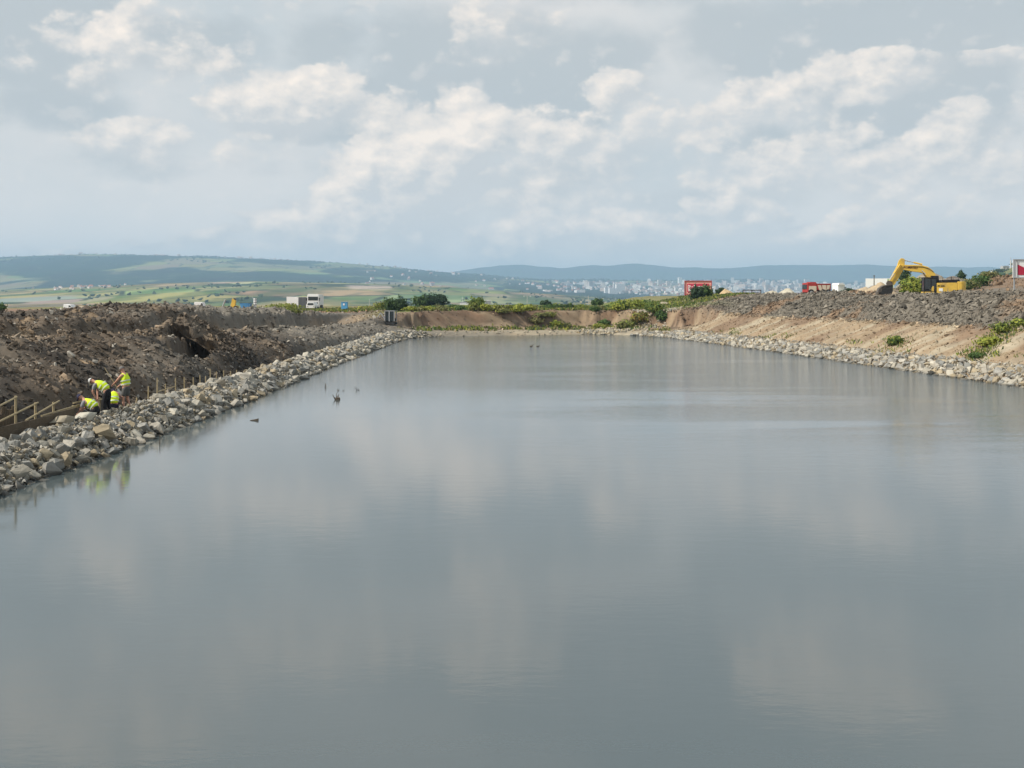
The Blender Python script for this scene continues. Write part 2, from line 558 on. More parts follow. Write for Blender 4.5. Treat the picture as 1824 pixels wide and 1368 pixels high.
    for (px, py, rx, ry, fl) in (PITS if pits else ()):
        # a bite out of the slope: open towards the pond's near end, steep at the back and the side
        wob = .25 * perlin(X * 1.3 + Y, Y * 1.3, 77)
        k = sm(X + wob, px - rx - .12, px - rx + .12) * (1 - sm(X + wob, px + rx - .3, px + rx + .5)) * (1 - sm(Y + wob, py + ry - .1, py + ry + .12)) * sm(Y, py - ry - 3.0, py - ry)
        h = np.where(k > 0, np.minimum(h, h * (1 - k) + (fl + .12 * fbm(X * 1.4, Y * 1.4, 3, 79)) * k), h)
    return h


def C3(*c):
    return np.array(c, float)


def ground_col(X, Y):
    s, wf, wl = zones(X, Y)
    n1 = fbm(X * .13, Y * .13, 4, 81)
    n2 = fbm(X * .45, Y * .45, 4, 82)
    n3 = fbm(X * .05 + .4 * np.sin(Y * .02), Y * .6, 3, 83)

    def mixc(a, b, t):
        t = np.clip(t, 0, 1)[..., None]
        return a * (1 - t) + b * t
    brown, dark = C3(.120, .092, .066), C3(.056, .047, .038)
    tan, grey = C3(.245, .175, .108), C3(.168, .152, .126)
    shape = X.shape + (3,)
    L = mixc(np.broadcast_to(brown, shape), dark, sm(n1, -.15, .35))
    L = mixc(L, tan, sm(n2 + .3 * n1, .22, .6) * .75)
    greyness = np.maximum(sm(Y, 88, 112) * .85, sm(s, 18, 24) * .9)
    greyness = np.maximum(greyness, sm(-n1, .1, .5) * .6)
    L = mixc(L, grey, greyness)
    L = mixc(L, C3(.27, .245, .21), sm(s + 3 * n1, 22, 27) * .8)
    L = mixc(L, C3(.13, .122, .105), sm(fbm(X * .12, Y * .10, 3, 88), .08, .3) * .7 * (1 - sm(Y, 60, 80)))
    bench = sm(s, 8.8, 10.2) * (1 - sm(s, 12.2, 13.2)) * (.5 + .5 * sm(Y, 90, 104))
    L = mixc(L, C3(.25, .19, .13), bench * .95)
    red = sm(Y, 168, 185) * sm(s, 4, 9)
    L = mixc(L, C3(.22, .125, .075), red * .85)
    R = mixc(np.broadcast_to(C3(.285, .212, .135), shape), C3(.345, .29, .205), sm(n3, -.1, .3))
    R = mixc(R, C3(.20, .135, .085), sm(fbm(X * .09, Y * .11, 3, 85), .02, .3) * .95)
    clod = sm(s + 1.2 * n2, 7.6, 8.8)
    R = mixc(R, C3(.145, .128, .102), clod)
    R = mixc(R, C3(.20, .135, .085), clod * sm(fbm(X * .10, Y * .16, 3, 86), .16, .42) * .85)
    hill = sm(X + .25 * (Y - 130), 74, 90)
    R = mixc(R, C3(.20, .13, .08), hill * .9)
    R = mixc(R, C3(.17, .16, .065), sm(Y + .4 * n1 * 40, 188, 215) * .9)
    Fc = mixc(np.broadcast_to(C3(.23, .175, .12), shape), C3(.17, .105, .064), sm(s, 6.6, 8.0))
    Fc = mixc(Fc, C3(.09, .065, .045), sm(s + .8 * n2, 8.2, 8.9) * .8)
    Fc = mixc(Fc, C3(.13, .09, .06), sm(ridged(X * .5, Y * .2, 74), .2, .8) * .5)
    Fc = Fc * (1 + .9 * fbm(X * 1.3, Y * 1.3, 3, 76))[..., None]
    Fc = mixc(Fc, C3(.33, .25, .16), sm(n3, .0, .3) * .6)
    Fc = mixc(Fc, C3(.13, .15, .04), sm(s, 9.2, 10.4))
    Fc = mixc(Fc, C3(.34, .30, .22), (1 - sm(s, 3.2, 5.0)) * .7)
    c = np.where((wl > 0)[..., None], L, R)
    c = mixc(c, Fc, wf * (1 - sm(-X, 17, 24)) * (1 - sm(X, 26, 34)))
    c = mixc(c, C3(.15, .17, .06), wl * sm(Y, 225, 260) * sm(n1, -.4, .1))
    return c * (1 + .25 * n2[..., None])


def build_ground():
    xs = np.concatenate([np.arange(-205, -62, 4.), np.arange(-62, -13.5, .25), np.arange(-13.5, 11, 2.), np.arange(11, 72, .34), np.arange(72, 305, 4.)])
    ys = np.concatenate([np.arange(-40, 24, 4.), np.arange(24, 128, .3), np.arange(128, 200, .45), np.arange(200, 470, 3.)])
    X, Y = np.meshgrid(xs, ys)
    Z = H(X, Y)
    V = np.stack([X, Y, Z], -1).reshape(-1, 3)
    nx, ny = len(xs), len(ys)
    i = np.arange(nx * ny).reshape(ny, nx)
    F = np.stack([i[:-1, :-1], i[:-1, 1:], i[1:, 1:], i[1:, :-1]], -1).reshape(-1, 4)
    zf = V[F, 2].max(1)
    F = F[zf > -1.6]
    me = mesh_np('ground', V, F, ground_col(X, Y).reshape(-1, 3), smooth=True)
    tag(link('ground', me, M['soil']), 'bare excavated earth banks around the pond', kind='structure')


build_ground()


def gz(x, y):
    return float(H(np.array([x]), np.array([y]))[0])


# ------------------------------------------------------------------ water
def build_water():
    m = bpy.data.materials.new('pond_water')
    m.use_nodes = True
    N = NT(m.node_tree)
    b = N.n['Principled BSDF']
    tc = N.new('ShaderNodeTexCoord').outputs['Object']
    b.inputs['Base Color'].default_value = (0.064, 0.084, 0.088, 1)
    b.inputs['IOR'].default_value = 1.75
    b.inputs['Roughness'].default_value = 0.075
    b.inputs['Specular IOR Level'].default_value = 0.5
    # breeze lanes: long patches across the pond where the ripples are stronger
    lane = N.noise(N.v('MULTIPLY', tc, (0.018, 0.085, 1)), 1.0, 4, 0.6)
    sep = N.new('ShaderNodeSeparateXYZ')
    N.put(sep.inputs[0], tc)
    far = N.ramp(sep.outputs[1], 28, 75)
    side = N.ramp(sep.outputs[0], -12, 22)
    gust = N.ramp(N.m('ADD', lane, N.m('MULTIPLY', side, 0.10)), 0.47, 0.62)
    gust = N.m('MULTIPLY', gust, N.m('MULTIPLY', far, N.ramp(sep.outputs[0], -8, 16, .05, 1)))
    N.put(b.inputs['Specular IOR Level'], N.m('MULTIPLY_ADD', gust, -0.30, 0.5))
    w1 = N.noise(N.v('MULTIPLY', tc, (1.1, 2.3, 1)), 1.0, 3, 0.5)
    w2 = N.noise(N.v('MULTIPLY', tc, (3.0, 7.5, 1)), 1.0, 3, 0.55)
    hgt = N.m('ADD', N.m('MULTIPLY', w1, N.m('MULTIPLY_ADD', gust, 0.018, 0.0022)),
              N.m('MULTIPLY', w2, N.m('ADD', N.m('MULTIPLY_ADD', gust, 0.022, 0.0011), N.m('MULTIPLY', N.ramp(sep.outputs[1], 45, 100), 0.020))))
    bp = N.new('ShaderNodeBump')
    bp.inputs['Strength'].default_value = 1.0
    bp.inputs['Distance'].default_value = 1.0
    N.put(bp.inputs['Height'], hgt)
    N.put(b.inputs['Normal'], bp.outputs[0])
    me = bpy.data.meshes.new('water')
    me.from_pydata([(-30, -38, 0), (45, -38, 0), (45, 182, 0), (-30, 182, 0)], [], [(0, 1, 2, 3)])
    tag(link('water', me, m), 'calm grey pond water reflecting the clouds', kind='structure')


build_water()

# ------------------------------------------------------------------ far land
U_L1 = [(-3000, 515), (0, 517), (150, 512), (300, 505), (450, 502), (600, 504), (700, 507), (800, 511), (900, 518), (1000, 526), (1100, 533), (1200, 540), (1824, 545), (5000, 545)]
U_L2 = [(-3000, 470), (-400, 468), (0, 462), (150, 455), (300, 457), (450, 463), (600, 469), (680, 477), (760, 484), (830, 490), (900, 495), (1000, 498), (1100, 500), (1220, 499), (1400, 500), (1500, 504), (1824, 506), (5000, 500)]
U_L3 = [(-3000, 500), (600, 505), (760, 494), (850, 477), (930, 473), (1000, 478), (1050, 474), (1130, 470), (1200, 475), (1300, 478), (1370, 472), (1450, 474), (1550, 470), (1650, 475), (1824, 478), (5000, 470)]


def prof(u, P, dist):
    px = CX + FPX * u
    y = np.interp(px, [p[0] for p in P], [p[1] for p in P])
    return CAM_H + (HY - y) / FPX * dist


def FAR(u, y):
    l1, l2, l3 = prof(u, U_L1, 4000.), prof(u, U_L2, 9000.), prof(u, U_L3, 13000.)
    px = CX + FPX * u
    city = sm(px, 820, 1050)
    z0 = -9 + 0 * u
    z = np.where(y < 1300, -6 - 12 * sm(y, 230, 900), -18.)
    z = z + (l1 + 18) * sm(y, 1500, 4000)
    dip = np.where(l1 < 30, 0, 14)
    z = z - dip * sm(y, 4000, 4500)
    # the slope of the town rises steadily, the left ridge more steeply
    a = l1 - dip
    t = np.clip((y - 4400) / 4600, 0, 1)
    z = np.where(y > 4400, a + (l2 - a) * ((1 - city) * sm(y, 4400, 9000) + city * (0.65 * t + .35 * t * t)), z)
    z = np.where(y > 9000, l2 + (-60 - l2) * sm(y, 9000, 10400), z)
    z = np.where(y > 10400, -60 + (l3 + 60) * sm(y, 10400, 13000), z)
    z = np.where(y > 13000, l3 - (l3 + 100) * sm(y, 13000, 16500), z)
    x = u * y
    amp = 2.0 * sm(y, 900, 3200) + 11 * sm(y, 4800, 8000) + 14 * sm(y, 9800, 12500)
    z = z + amp * fbm(x / 520., y / 900., 4, 91)
    # the grassy hill with houses at the right edge
    z = z + 58 * np.exp(-((y - 1250) / 330.) ** 2) * sm(px, 1640, 1815)
    return z


def far_col(u, y):
    x = u * y
    n1 = fbm(x / 350., y / 500., 4, 95)
    n2 = fbm(x / 120., y / 420., 3, 96)
    n3 = fbm(x / 900., y / 1500., 3, 97)

    def mixc(a, b, t):
        t = np.clip(t, 0, 1)[..., None]
        return a * (1 - t) + b * t
    g = np.broadcast_to(C3(.165, .17, .085), x.shape + (3,))
    g = mixc(g, C3(.30, .27, .14), sm(n2, .05, .3))
    g = mixc(g, C3(.10, .14, .055), sm(-n2, .1, .35))
    g = mixc(g, C3(.045, .065, .035), sm(n1, .28, .36))
    hillf = mixc(np.broadcast_to(C3(.018, .032, .02), x.shape + (3,)), C3(.19, .20, .10), sm(1.3 * fbm(x / 700., y / 1600., 4, 98) + .3 * n1, .08, .30))
    c = mixc(g, hillf, sm(y, 4150, 4800))
    c = mixc(c, np.broadcast_to(C3(.03, .045, .032), c.shape), sm(y, 9300, 10500))
    c = mixc(c, C3(.19, .18, .075), np.exp(-((y - 1250) / 450.) ** 2) * sm(CX + FPX * u, 1600, 1700))
    px = CX + FPX * u
    # quarry scars
    for (qx, qy, rx, ry, cc) in [(655, 3100, 45, 330, C3(.38, .34, .28)), (410, 3500, 45, 180, C3(.42, .38, .30)), (80, 2500, 110, 330, C3(.30, .26, .24)), (1180, 3300, 90, 300, C3(.30, .27, .19))]:
        e = ((px - qx) / rx) ** 2 + ((y - qy) / ry) ** 2 + 1.1 * n2
        c = mixc(c, cc, (1 - sm(e, .5, 1.0)) * .8)
    return c


def build_far():
    us = np.concatenate([np.linspace(-2.6, -.52, 60), np.linspace(-.515, .515, 420), np.linspace(.52, 2.6, 60)])
    ys = np.concatenate([np.geomspace(225, 1300, 40), np.linspace(1330, 4700, 110), np.linspace(4740, 9200, 100), np.linspace(9260, 16500, 70)])
    U, Y = np.meshgrid(us, ys)
    Z = FAR(U, Y)
    V = np.stack([U * Y, Y, Z], -1).reshape(-1, 3)
    nx, ny = len(us), len(ys)
    i = np.arange(nx * ny).reshape(ny, nx)
    F = np.stack([i[:-1, :-1], i[:-1, 1:], i[1:, 1:], i[1:, :-1]], -1).reshape(-1, 4)
    m = bpy.data.materials.new('far_fields')
    m.use_nodes = True
    N = NT(m.node_tree)
    b = N.n['Principled BSDF']
    a = N.new('ShaderNodeAttribute')
    a.attribute_name = 'col'
    tc = N.new('ShaderNodeTexCoord').outputs['Object']
    vo = N.new('ShaderNodeTexVoronoi')
    N.put(vo.inputs['Vector'], N.v('MULTIPLY', tc, (1 / 190., 1 / 320., 0)))
    vo.inputs['Scale'].default_value = 1.0
    cell = N.mix(0.75, (1, 1, 1), N.mix(0.65, vo.outputs['Color'], (0.62, 0.62, 0.5)))
    c = N.mix(1.0, a.outputs['Color'], N.mix(1.0, cell, (1.45, 1.45, 1.45), 'MULTIPLY'), 'MULTIPLY')
    ve = N.new('ShaderNodeTexVoronoi', feature='DISTANCE_TO_EDGE')
    N.put(ve.inputs['Vector'], N.v('MULTIPLY', tc, (1 / 190., 1 / 320., 0)))
    ve.inputs['Scale'].default_value = 1.0
    hedge = N.m('MULTIPLY', N.ramp(ve.outputs[0], 0.015, 0.05, 1, 0), N.ramp(N.noise(tc, .004, 3), .45, .55))
    c = N.mix(hedge, c, (.045, .06, .03))
    N.put(b.inputs['Base Color'], c)
    b.inputs['Roughness'].default_value = 1.0
    b.inputs['Specular IOR Level'].default_value = 0.0
    me = mesh_np('hills', V, F, far_col(U, Y).reshape(-1, 3), smooth=True)
    tag(link('hills', me, m), 'valley fields, wooded ridge and far blue mountains', kind='structure')


build_far()


def far_at(px, y):
    u = np.array([(px - CX) / FPX])
    yy = np.array([float(y)])
    return Vector((u[0] * y, y, float(FAR(u, yy)[0])))


# ------------------------------------------------------------------ scatter of stones and clods
def hull_variant(rng, n, flat, jag=0.25, rough=0.0):
    bm = bmesh.new()
    for _ in range(n):
        v = rng.normal(size=3)
        v /= np.linalg.norm(v)
        v = np.sign(v) * np.abs(v) ** 0.75
        v *= 1 + rng.uniform(-jag, jag)
        bm.verts.new((v[0] * .5, v[1] * .42, v[2] * .5 * flat))
    r = bmesh.ops.convex_hull(bm, input=bm.verts)
    junk = [g for g in r['geom_interior'] if isinstance(g, bmesh.types.BMVert)]
    bmesh.ops.delete(bm, geom=junk, context='VERTS')
    bmesh.ops.recalc_face_normals(bm, faces=bm.faces)
    if rough:
        bmesh.ops.subdivide_edges(bm, edges=bm.edges[:], cuts=1, use_grid_fill=True)
        for v in bm.verts:
            v.co *= 1 + rng.uniform(-rough, rough)
        bmesh.ops.triangulate(bm, faces=bm.faces[:])
    bm.verts.index_update()
    V = np.array([v.co[:] for v in bm.verts])
    F = np.array([[v.index for v in f.verts] for f in bm.faces])
    bm.free()
    return V, F


def rot_mats(rx, ry, rz):
    cx, sx, cy, sy, cz, sz = np.cos(rx), np.sin(rx), np.cos(ry), np.sin(ry), np.cos(rz), np.sin(rz)
    o, i = np.zeros_like(rx), np.ones_like(rx)
    A = np.stack([np.stack([i, o, o], -1), np.stack([o, cx, -sx], -1), np.stack([o, sx, cx], -1)], -2)
    B = np.stack([np.stack([cy, o, sy], -1), np.stack([o, i, o], -1), np.stack([-sy, o, cy], -1)], -2)
    Cm = np.stack([np.stack([cz, -sz, o], -1), np.stack([sz, cz, o], -1), np.stack([o, o, i], -1)], -2)
    return Cm @ B @ A


def scatter(name, variants, P, S, R, colr, m, smooth=False):
    VV, FF, CC, b = [], [], [], 0
    pick = RNG.integers(0, len(variants), len(P))
    for k, (V, F) in enumerate(variants):
        ids = np.nonzero(pick == k)[0]
        if len(ids) == 0:
            continue
        v = V[None] * S[ids][:, None, :]
        v = np.einsum('nij,nkj->nki', R[ids], v) + P[ids][:, None, :]
        VV.append(v.reshape(-1, 3))
        FF.append((F[None] + (b + np.arange(len(ids)) * len(V))[:, None, None]).reshape(-1, 3))
        CC.append(np.repeat(colr[ids], len(V), 0))
        b += len(ids) * len(V)
    return link(name, mesh_np(name, np.concatenate(VV), np.concatenate(FF), np.concatenate(CC), smooth), m)


ROCKS = [hull_variant(RNG, 16, f, .30, .085) for f in (.55, .6, .7, .8, .5, .65, .75, .9, .6, .7, .55, .85)]
CLODS = [hull_variant(RNG, 9, f, .35) for f in (.45, .6, .8, .5, .7, .4, .9, .6)]


def rock_colors(n):
    base = np.array([(.33, .315, .275), (.27, .27, .258), (.38, .365, .32), (.20, .205, .20), (.31, .265, .19), (.36, .345, .31)]) * np.array([1.04, 1.0, .93])
    c = base[RNG.integers(0, len(base), n)] * RNG.uniform(.82, 1.15, (n, 1))
    return c


def poisson(cands, r):
    """thin a list of x,y,r candidates so neighbours keep apart"""
    cell = {}
    keep = []
    for i, (x, y) in enumerate(cands):
        rr = r[i]
        g = (int(x // 1.2), int(y // 1.2))
        ok = True
        for a in (-1, 0, 1):
            for b in (-1, 0, 1):
                for j in cell.get((g[0] + a, g[1] + b), ()):
                    if (cands[j][0] - x) ** 2 + (cands[j][1] - y) ** 2 < (.40 * (rr + r[j])) ** 2:
                        ok = False
                        break
                if not ok:
                    break
            if not ok:
                break
        if ok:
            cell.setdefault(g, []).append(i)
            keep.append(i)
    return keep


def build_riprap():
    # ---- left shore
    n = 26000
    y = RNG.uniform(27, 165, n)
    s = RNG.uniform(-.15, 2.05, n)
    x = np.interp(y, POND[:9, 1], POND[:9, 0]) - s
    far = y > 150
    size = RNG.choice([.20, .30, .42, .56, .76], n, p=[.30, .32, .22, .12, .04]) * .86 * RNG.uniform(.85, 1.15, n)
    size = np.where(s > 1.7, np.minimum(size, .6), size)
    work = (y > 41.5) & (y < 51.8) & ((s > 1.2) | ((s > .75) & (size > .5)))
    order = np.argsort(-size)
    order = order[~work[order]]
    c = np.stack([x, y], 1)[order]
    keep = poisson([tuple(q) for q in c], size[order])
    idx = order[keep]
    x, y, s, size = x[idx], y[idx], s[idx], size[idx]
    z = H(x, y, False) + size * RNG.uniform(.10, .24, len(x))
    S = size[:, None] * RNG.uniform(.8, 1.25, (len(x), 3))
    R = rot_mats(RNG.normal(0, .4, len(x)), RNG.normal(.15, .4, len(x)), RNG.uniform(0, 6.28, len(x)))
    colr = rock_colors(len(x))
    scr = size / y
    single = np.zeros(len(x), bool)
    single[np.argsort(-scr)[:290]] = True
    P = np.stack([x, y, z], 1)
    o = scatter('riprap', ROCKS, P[~single], S[~single], R[~single], colr[~single], M['rock'])
    tag(o, 'grey broken stones lining the left shore away from the camera', 'stones', kind='stuff')
    meshes = []
    for V, F in ROCKS:
        me = mesh_np('boulder', V, F, np.ones((len(V), 3)))
        me.materials.append(M['rock'])
        meshes.append(me)
    for i in np.nonzero(single)[0]:
        o = bpy.data.objects.new('boulder', meshes[int(RNG.integers(0, len(meshes)))])
        COL.objects.link(o)
        o.matrix_world = Matrix.Translation(P[i]) @ Matrix(R[i].tolist()).to_4x4() @ Matrix.Diagonal((*S[i], 1))
        o.color = (*colr[i], 1)
        cc = colr[i]
        hue = 'tan' if cc[0] > cc[2] * 1.35 else ('dark grey' if cc[1] < .24 else ('pale whitish' if cc[1] > .345 else 'mid grey'))
        big = 'large' if size[i] > .62 else ('medium' if size[i] > .42 else 'small')
        row = 'at the waterline' if s[i] < .45 else ('in the middle of the stone lining' if s[i] < 1.2 else 'along the top of the stone lining')
        sec = 'below the timber fence' if y[i] < 42 else ('below the workers' if y[i] < 50 else 'beside the row of stakes')
        tag(o, '%s %s boulder %s %s' % (big, hue, row, sec), 'boulder', 'boulders of the near left shore')
    # the single big ones by the workers
    for (px, py, d, sz, cc, lab) in [(146, 757, 44.0, (1.05, .8, .62), (.46, .43, .35), 'large pale flat-topped block just below the kneeling worker'),
                                     (107, 775, 42.4, (1.0, .85, .75), (.30, .26, .19), 'big brown rounded boulder beside the end of the wooden board'),
                                     (186, 748, 46.3, (.5, .45, .42), (.33, .31, .25), 'small rounded greenish boulder at the feet of the bending worker')]:
        p = W(px, py, d)
        o = bpy.data.objects.new('boulder', meshes[3])
        COL.objects.link(o)
        p.z = gz(p.x, p.y) + sz[2] * .32
        o.matrix_world = Matrix.Translation(p) @ Euler((.1, -.12, .5)).to_matrix().to_4x4() @ Matrix.Diagonal((*sz, 1))
        o.color = (*cc, 1)
        tag(o, lab, 'boulder', 'boulders of the near left shore')
    # ---- right shore and the tip of the far bank
    n = 22000
    y = RNG.uniform(55, 172, n)
    s = RNG.uniform(-.45, 2.0, n)
    x = np.interp(y, POND[12:, 1][::-1], POND[12:, 0][::-1]) + s * 1.03
    size = RNG.choice([.22, .34, .46, .62], n, p=[.3, .34, .26, .1]) * RNG.uniform(.85, 1.15, n)
    order = np.argsort(-size)
    keep = poisson([tuple(q) for q in np.stack([x, y], 1)[order]], size[order])
    idx = order[keep]
    x, y, size = x[idx], y[idx], size[idx]
    z = H(x, y, False) + size * RNG.uniform(.06, .18, len(x))
    S = size[:, None] * RNG.uniform(.8, 1.3, (len(x), 3))
    R = rot_mats(RNG.normal(0, .35, len(x)), RNG.normal(-.2, .35, len(x)), RNG.uniform(0, 6.28, len(x)))
    o = scatter('riprap', ROCKS, np.stack([x, y, z], 1), S, R, rock_colors(len(x)) * 1.08, M['rock'])
    tag(o, 'pale grey broken stones lining the right shore', 'stones', kind='stuff')
    # ---- small stones that fill the gaps
    n = 15000
    yl = np.where(RNG.uniform(0, 1, n) < .5, RNG.uniform(27, 80, n), RNG.uniform(27, 165, n))
    xl = np.interp(yl, POND[:9, 1], POND[:9, 0]) - RNG.uniform(-.1, 2.2, n)
    n2 = 9000
    yr = RNG.uniform(55, 172, n2)
    xr = np.interp(yr, POND[12:, 1][::-1], POND[12:, 0][::-1]) + RNG.uniform(-.3, 2.6, n2)
    x, y = np.concatenate([xl, xr]), np.concatenate([yl, yr])
    size = RNG.uniform(.08, .24, len(x))
    S = size[:, None] * RNG.uniform(.8, 1.3, (len(x), 3))
    R = rot_mats(RNG.normal(0, .6, len(x)), RNG.normal(0, .6, len(x)), RNG.uniform(0, 6.28, len(x)))
    z = H(x, y, False) + size * .2 + RNG.uniform(0, .16, len(x))
    o = scatter('rubble', CLODS, np.stack([x, y, z], 1), S, R, rock_colors(len(x)), M['rock'])
    tag(o, 'small broken stones filling the gaps of the shore lining', 'stones', kind='stuff')
    # ---- rubble spit at the far right corner, rubble at the foot of the far bank
    n = 1500
    t = RNG.uniform(0, 1, n)
    x = 12 + 14 * t + RNG.normal(0, 1.3, n)
    y = 178.5 - 2.0 * t + RNG.normal(0, 1.5, n) + 3.5 * t
    n2 = 130
    x = np.concatenate([x, RNG.uniform(-15, 13, n2)])
    y = np.concatenate([y, np.interp(x[n:], [-15, -9, -4, 4, 11, 14], [160, 168, 171.5, 174.5, 177.4, 177]) + RNG.normal(.8, .8, n2)])
    size = RNG.uniform(.18, .55, len(x))
    size[n:] *= .7
    S = size[:, None] * RNG.uniform(.8, 1.3, (len(x), 3))
    R = rot_mats(RNG.normal(0, .5, len(x)), RNG.normal(0, .5, len(x)), RNG.uniform(0, 6.28, len(x)))
    z = H(x, y, False) + size * .15
    o = scatter('rubble', ROCKS, np.stack([x, y, z], 1), S, R, rock_colors(len(x)) * np.array([1.05, 1, .9]), M['rock'])
    tag(o, 'loose pale rubble along the foot of the far bank', 'stones', kind='stuff')


build_riprap()


def build_clods():
    # left slope
    n = 60000
    y = np.where(RNG.uniform(0, 1, n) < .6, RNG.uniform(28, 95, n), RNG.uniform(28, 190, n))
    s = RNG.uniform(3.0, 30, n)
    x = -15 - s
    keep = RNG.uniform(0, 1, n) < np.where(s < 20, 1, .35) * np.where((s > 9) & (s < 12.6) & (y > 92), .2, 1)
    x, y, s = x[keep], y[keep], s[keep]
    size = np.minimum(.08 + RNG.exponential(.085, len(x)), .48)
    gm = (y > 92) | (s > 18)
    size = np.where(gm, size * 1.45, size)
    z = H(x, y) + size * .08
    S = size[:, None] * np.stack([RNG.uniform(.8, 1.5, len(x)), RNG.uniform(.7, 1.2, len(x)), RNG.uniform(.8, 1.3, len(x))], 1)
    R = rot_mats(RNG.normal(0, .5, len(x)), RNG.normal(.35, .45, len(x)), RNG.normal(0, .8, len(x)))
    c = ground_col(x, y) * RNG.uniform(.55, 1.75, (len(x), 1))
    stone = RNG.uniform(0, 1, len(x)) < .06
    c[stone] = np.array([.34, .31, .26])
    for (px, py, rx, ry, fl) in PITS:
        k = (np.abs(x - px) < rx * 1.05) & (np.abs(y - py) < ry * 1.05) & (RNG.uniform(0, 1, len(x)) < .8)
        size[k] = 0
        S[k] = 0.001
    lip = (x > -23.7) & (x < -18.6) & (y > 78.6) & (y < 82.2)
    z[lip] = H(x[lip], y[lip], True, False) + .12 + size[lip] * .1
    S[lip] = np.maximum(S[lip], .1)
    o = scatter('soil_clods', CLODS, np.stack([x, y, z], 1), S, R, c, M['clod'])
    tag(o, 'brown and grey earth clods strewn over the left bank', 'soil', kind='stuff')
    # right crest of heavy grey clods
    n = 60000
    y = RNG.uniform(72, 200, n)
    s = RNG.uniform(7.4, 27, n)
    x = np.interp(y, [72, 110, 140, 165, 172, 200], [33, 29, 25.5, 22, 19, 12]) + s
    keep = RNG.uniform(0, 1, n) < np.where(s < 9, .45, 1) * np.where(s > 21, .6, 1)
    x, y, s = x[keep], y[keep], s[keep]
    size = np.minimum(.11 + RNG.exponential(.115, len(x)), .75)
    z = H(x, y) + size * .10
    S = size[:, None] * np.stack([RNG.uniform(.8, 1.5, len(x)), RNG.uniform(.8, 1.2, len(x)), RNG.uniform(.8, 1.3, len(x))], 1)
    R = rot_mats(RNG.normal(0, .5, len(x)), RNG.normal(-.35, .45, len(x)), RNG.normal(0, .9, len(x)))
    c = ground_col(x, y) * RNG.uniform(.6, 1.55, (len(x), 1))
    pad = ((x - 51.5) / 6) ** 2 + ((y - 134) / 5.5) ** 2 < 1
    S[pad] *= .25
    o = scatter('soil_clods', CLODS, np.stack([x, y, z], 1), S, R, c, M['clod'])
    tag(o, 'heavy grey clay clods dumped over the top of the right bank', 'soil', kind='stuff')
    n = 7000
    x = RNG.uniform(-26, 26, n)
    y = RNG.uniform(168, 192, n)
    sd = sdf(x, y)
    keep = (sd > 3.5) & (sd < 10.2) & (np.abs(x) < 24)
    x, y = x[keep], y[keep]
    size = np.minimum(.07 + RNG.exponential(.09, len(x)), .5)
    S = size[:, None] * RNG.uniform(.7, 1.5, (len(x), 3))
    R = rot_mats(RNG.uniform(0, 6, len(x)), RNG.uniform(0, 6, len(x)), RNG.uniform(0, 6, len(x)))
    o = scatter('soil_clods', CLODS, np.stack([x, y, H(x, y) + size * .12], 1), S, R, ground_col(x, y) * RNG.uniform(.45, 1.6, (len(x), 1)), M['clod'])
    tag(o, 'crumbled brown earth on the face of the far bank', 'soil', kind='stuff')
    n = 9000
    x = RNG.uniform(56, 125, n)
    y = RNG.uniform(140, 215, n)
    keep = np.exp(-((x - 88) / 22) ** 2 - ((y - 182) / 34) ** 2) > RNG.uniform(.1, 1, n)
    x, y = x[keep], y[keep]
    size = np.minimum(.15 + RNG.exponential(.2, len(x)), 1.0)
    S = size[:, None] * RNG.uniform(.7, 1.4, (len(x), 3))
    R = rot_mats(RNG.uniform(0, 6, len(x)), RNG.uniform(0, 6, len(x)), RNG.uniform(0, 6, len(x)))
    c = C3(.19, .13, .08) * RNG.uniform(.6, 1.4, (len(x), 1))
    o = scatter('soil_clods', CLODS, np.stack([x, y, H(x, y) + size * .1], 1), S, R, c, M['clod'])
    tag(o, 'brown clods on the mound behind the excavator', 'soil', kind='stuff')
    # small stones rolling down the tan face
    n = 5000
    y = RNG.uniform(60, 175, n)
    s = RNG.uniform(2.4, 9, n)
    x = np.interp(y, [55, 72, 110, 140, 165, 172, 200], [34, 33, 29, 25.5, 22, 19, 12]) + s
    size = .07 + RNG.exponential(.06, n)
    S = size[:, None] * RNG.uniform(.7, 1.4, (n, 3))
    R = rot_mats(RNG.uniform(0, 6, n), RNG.uniform(0, 6, n), RNG.uniform(0, 6, n))
    o = scatter('loose_stones', CLODS, np.stack([x, y, H(x, y) + size * .1], 1), S, R, ground_col(x, y) * RNG.uniform(.6, 1.4, (n, 1)), M['clod'])
    tag(o, 'small stones rolled down the tan face of the right bank', 'stones', kind='stuff')


build_clods()



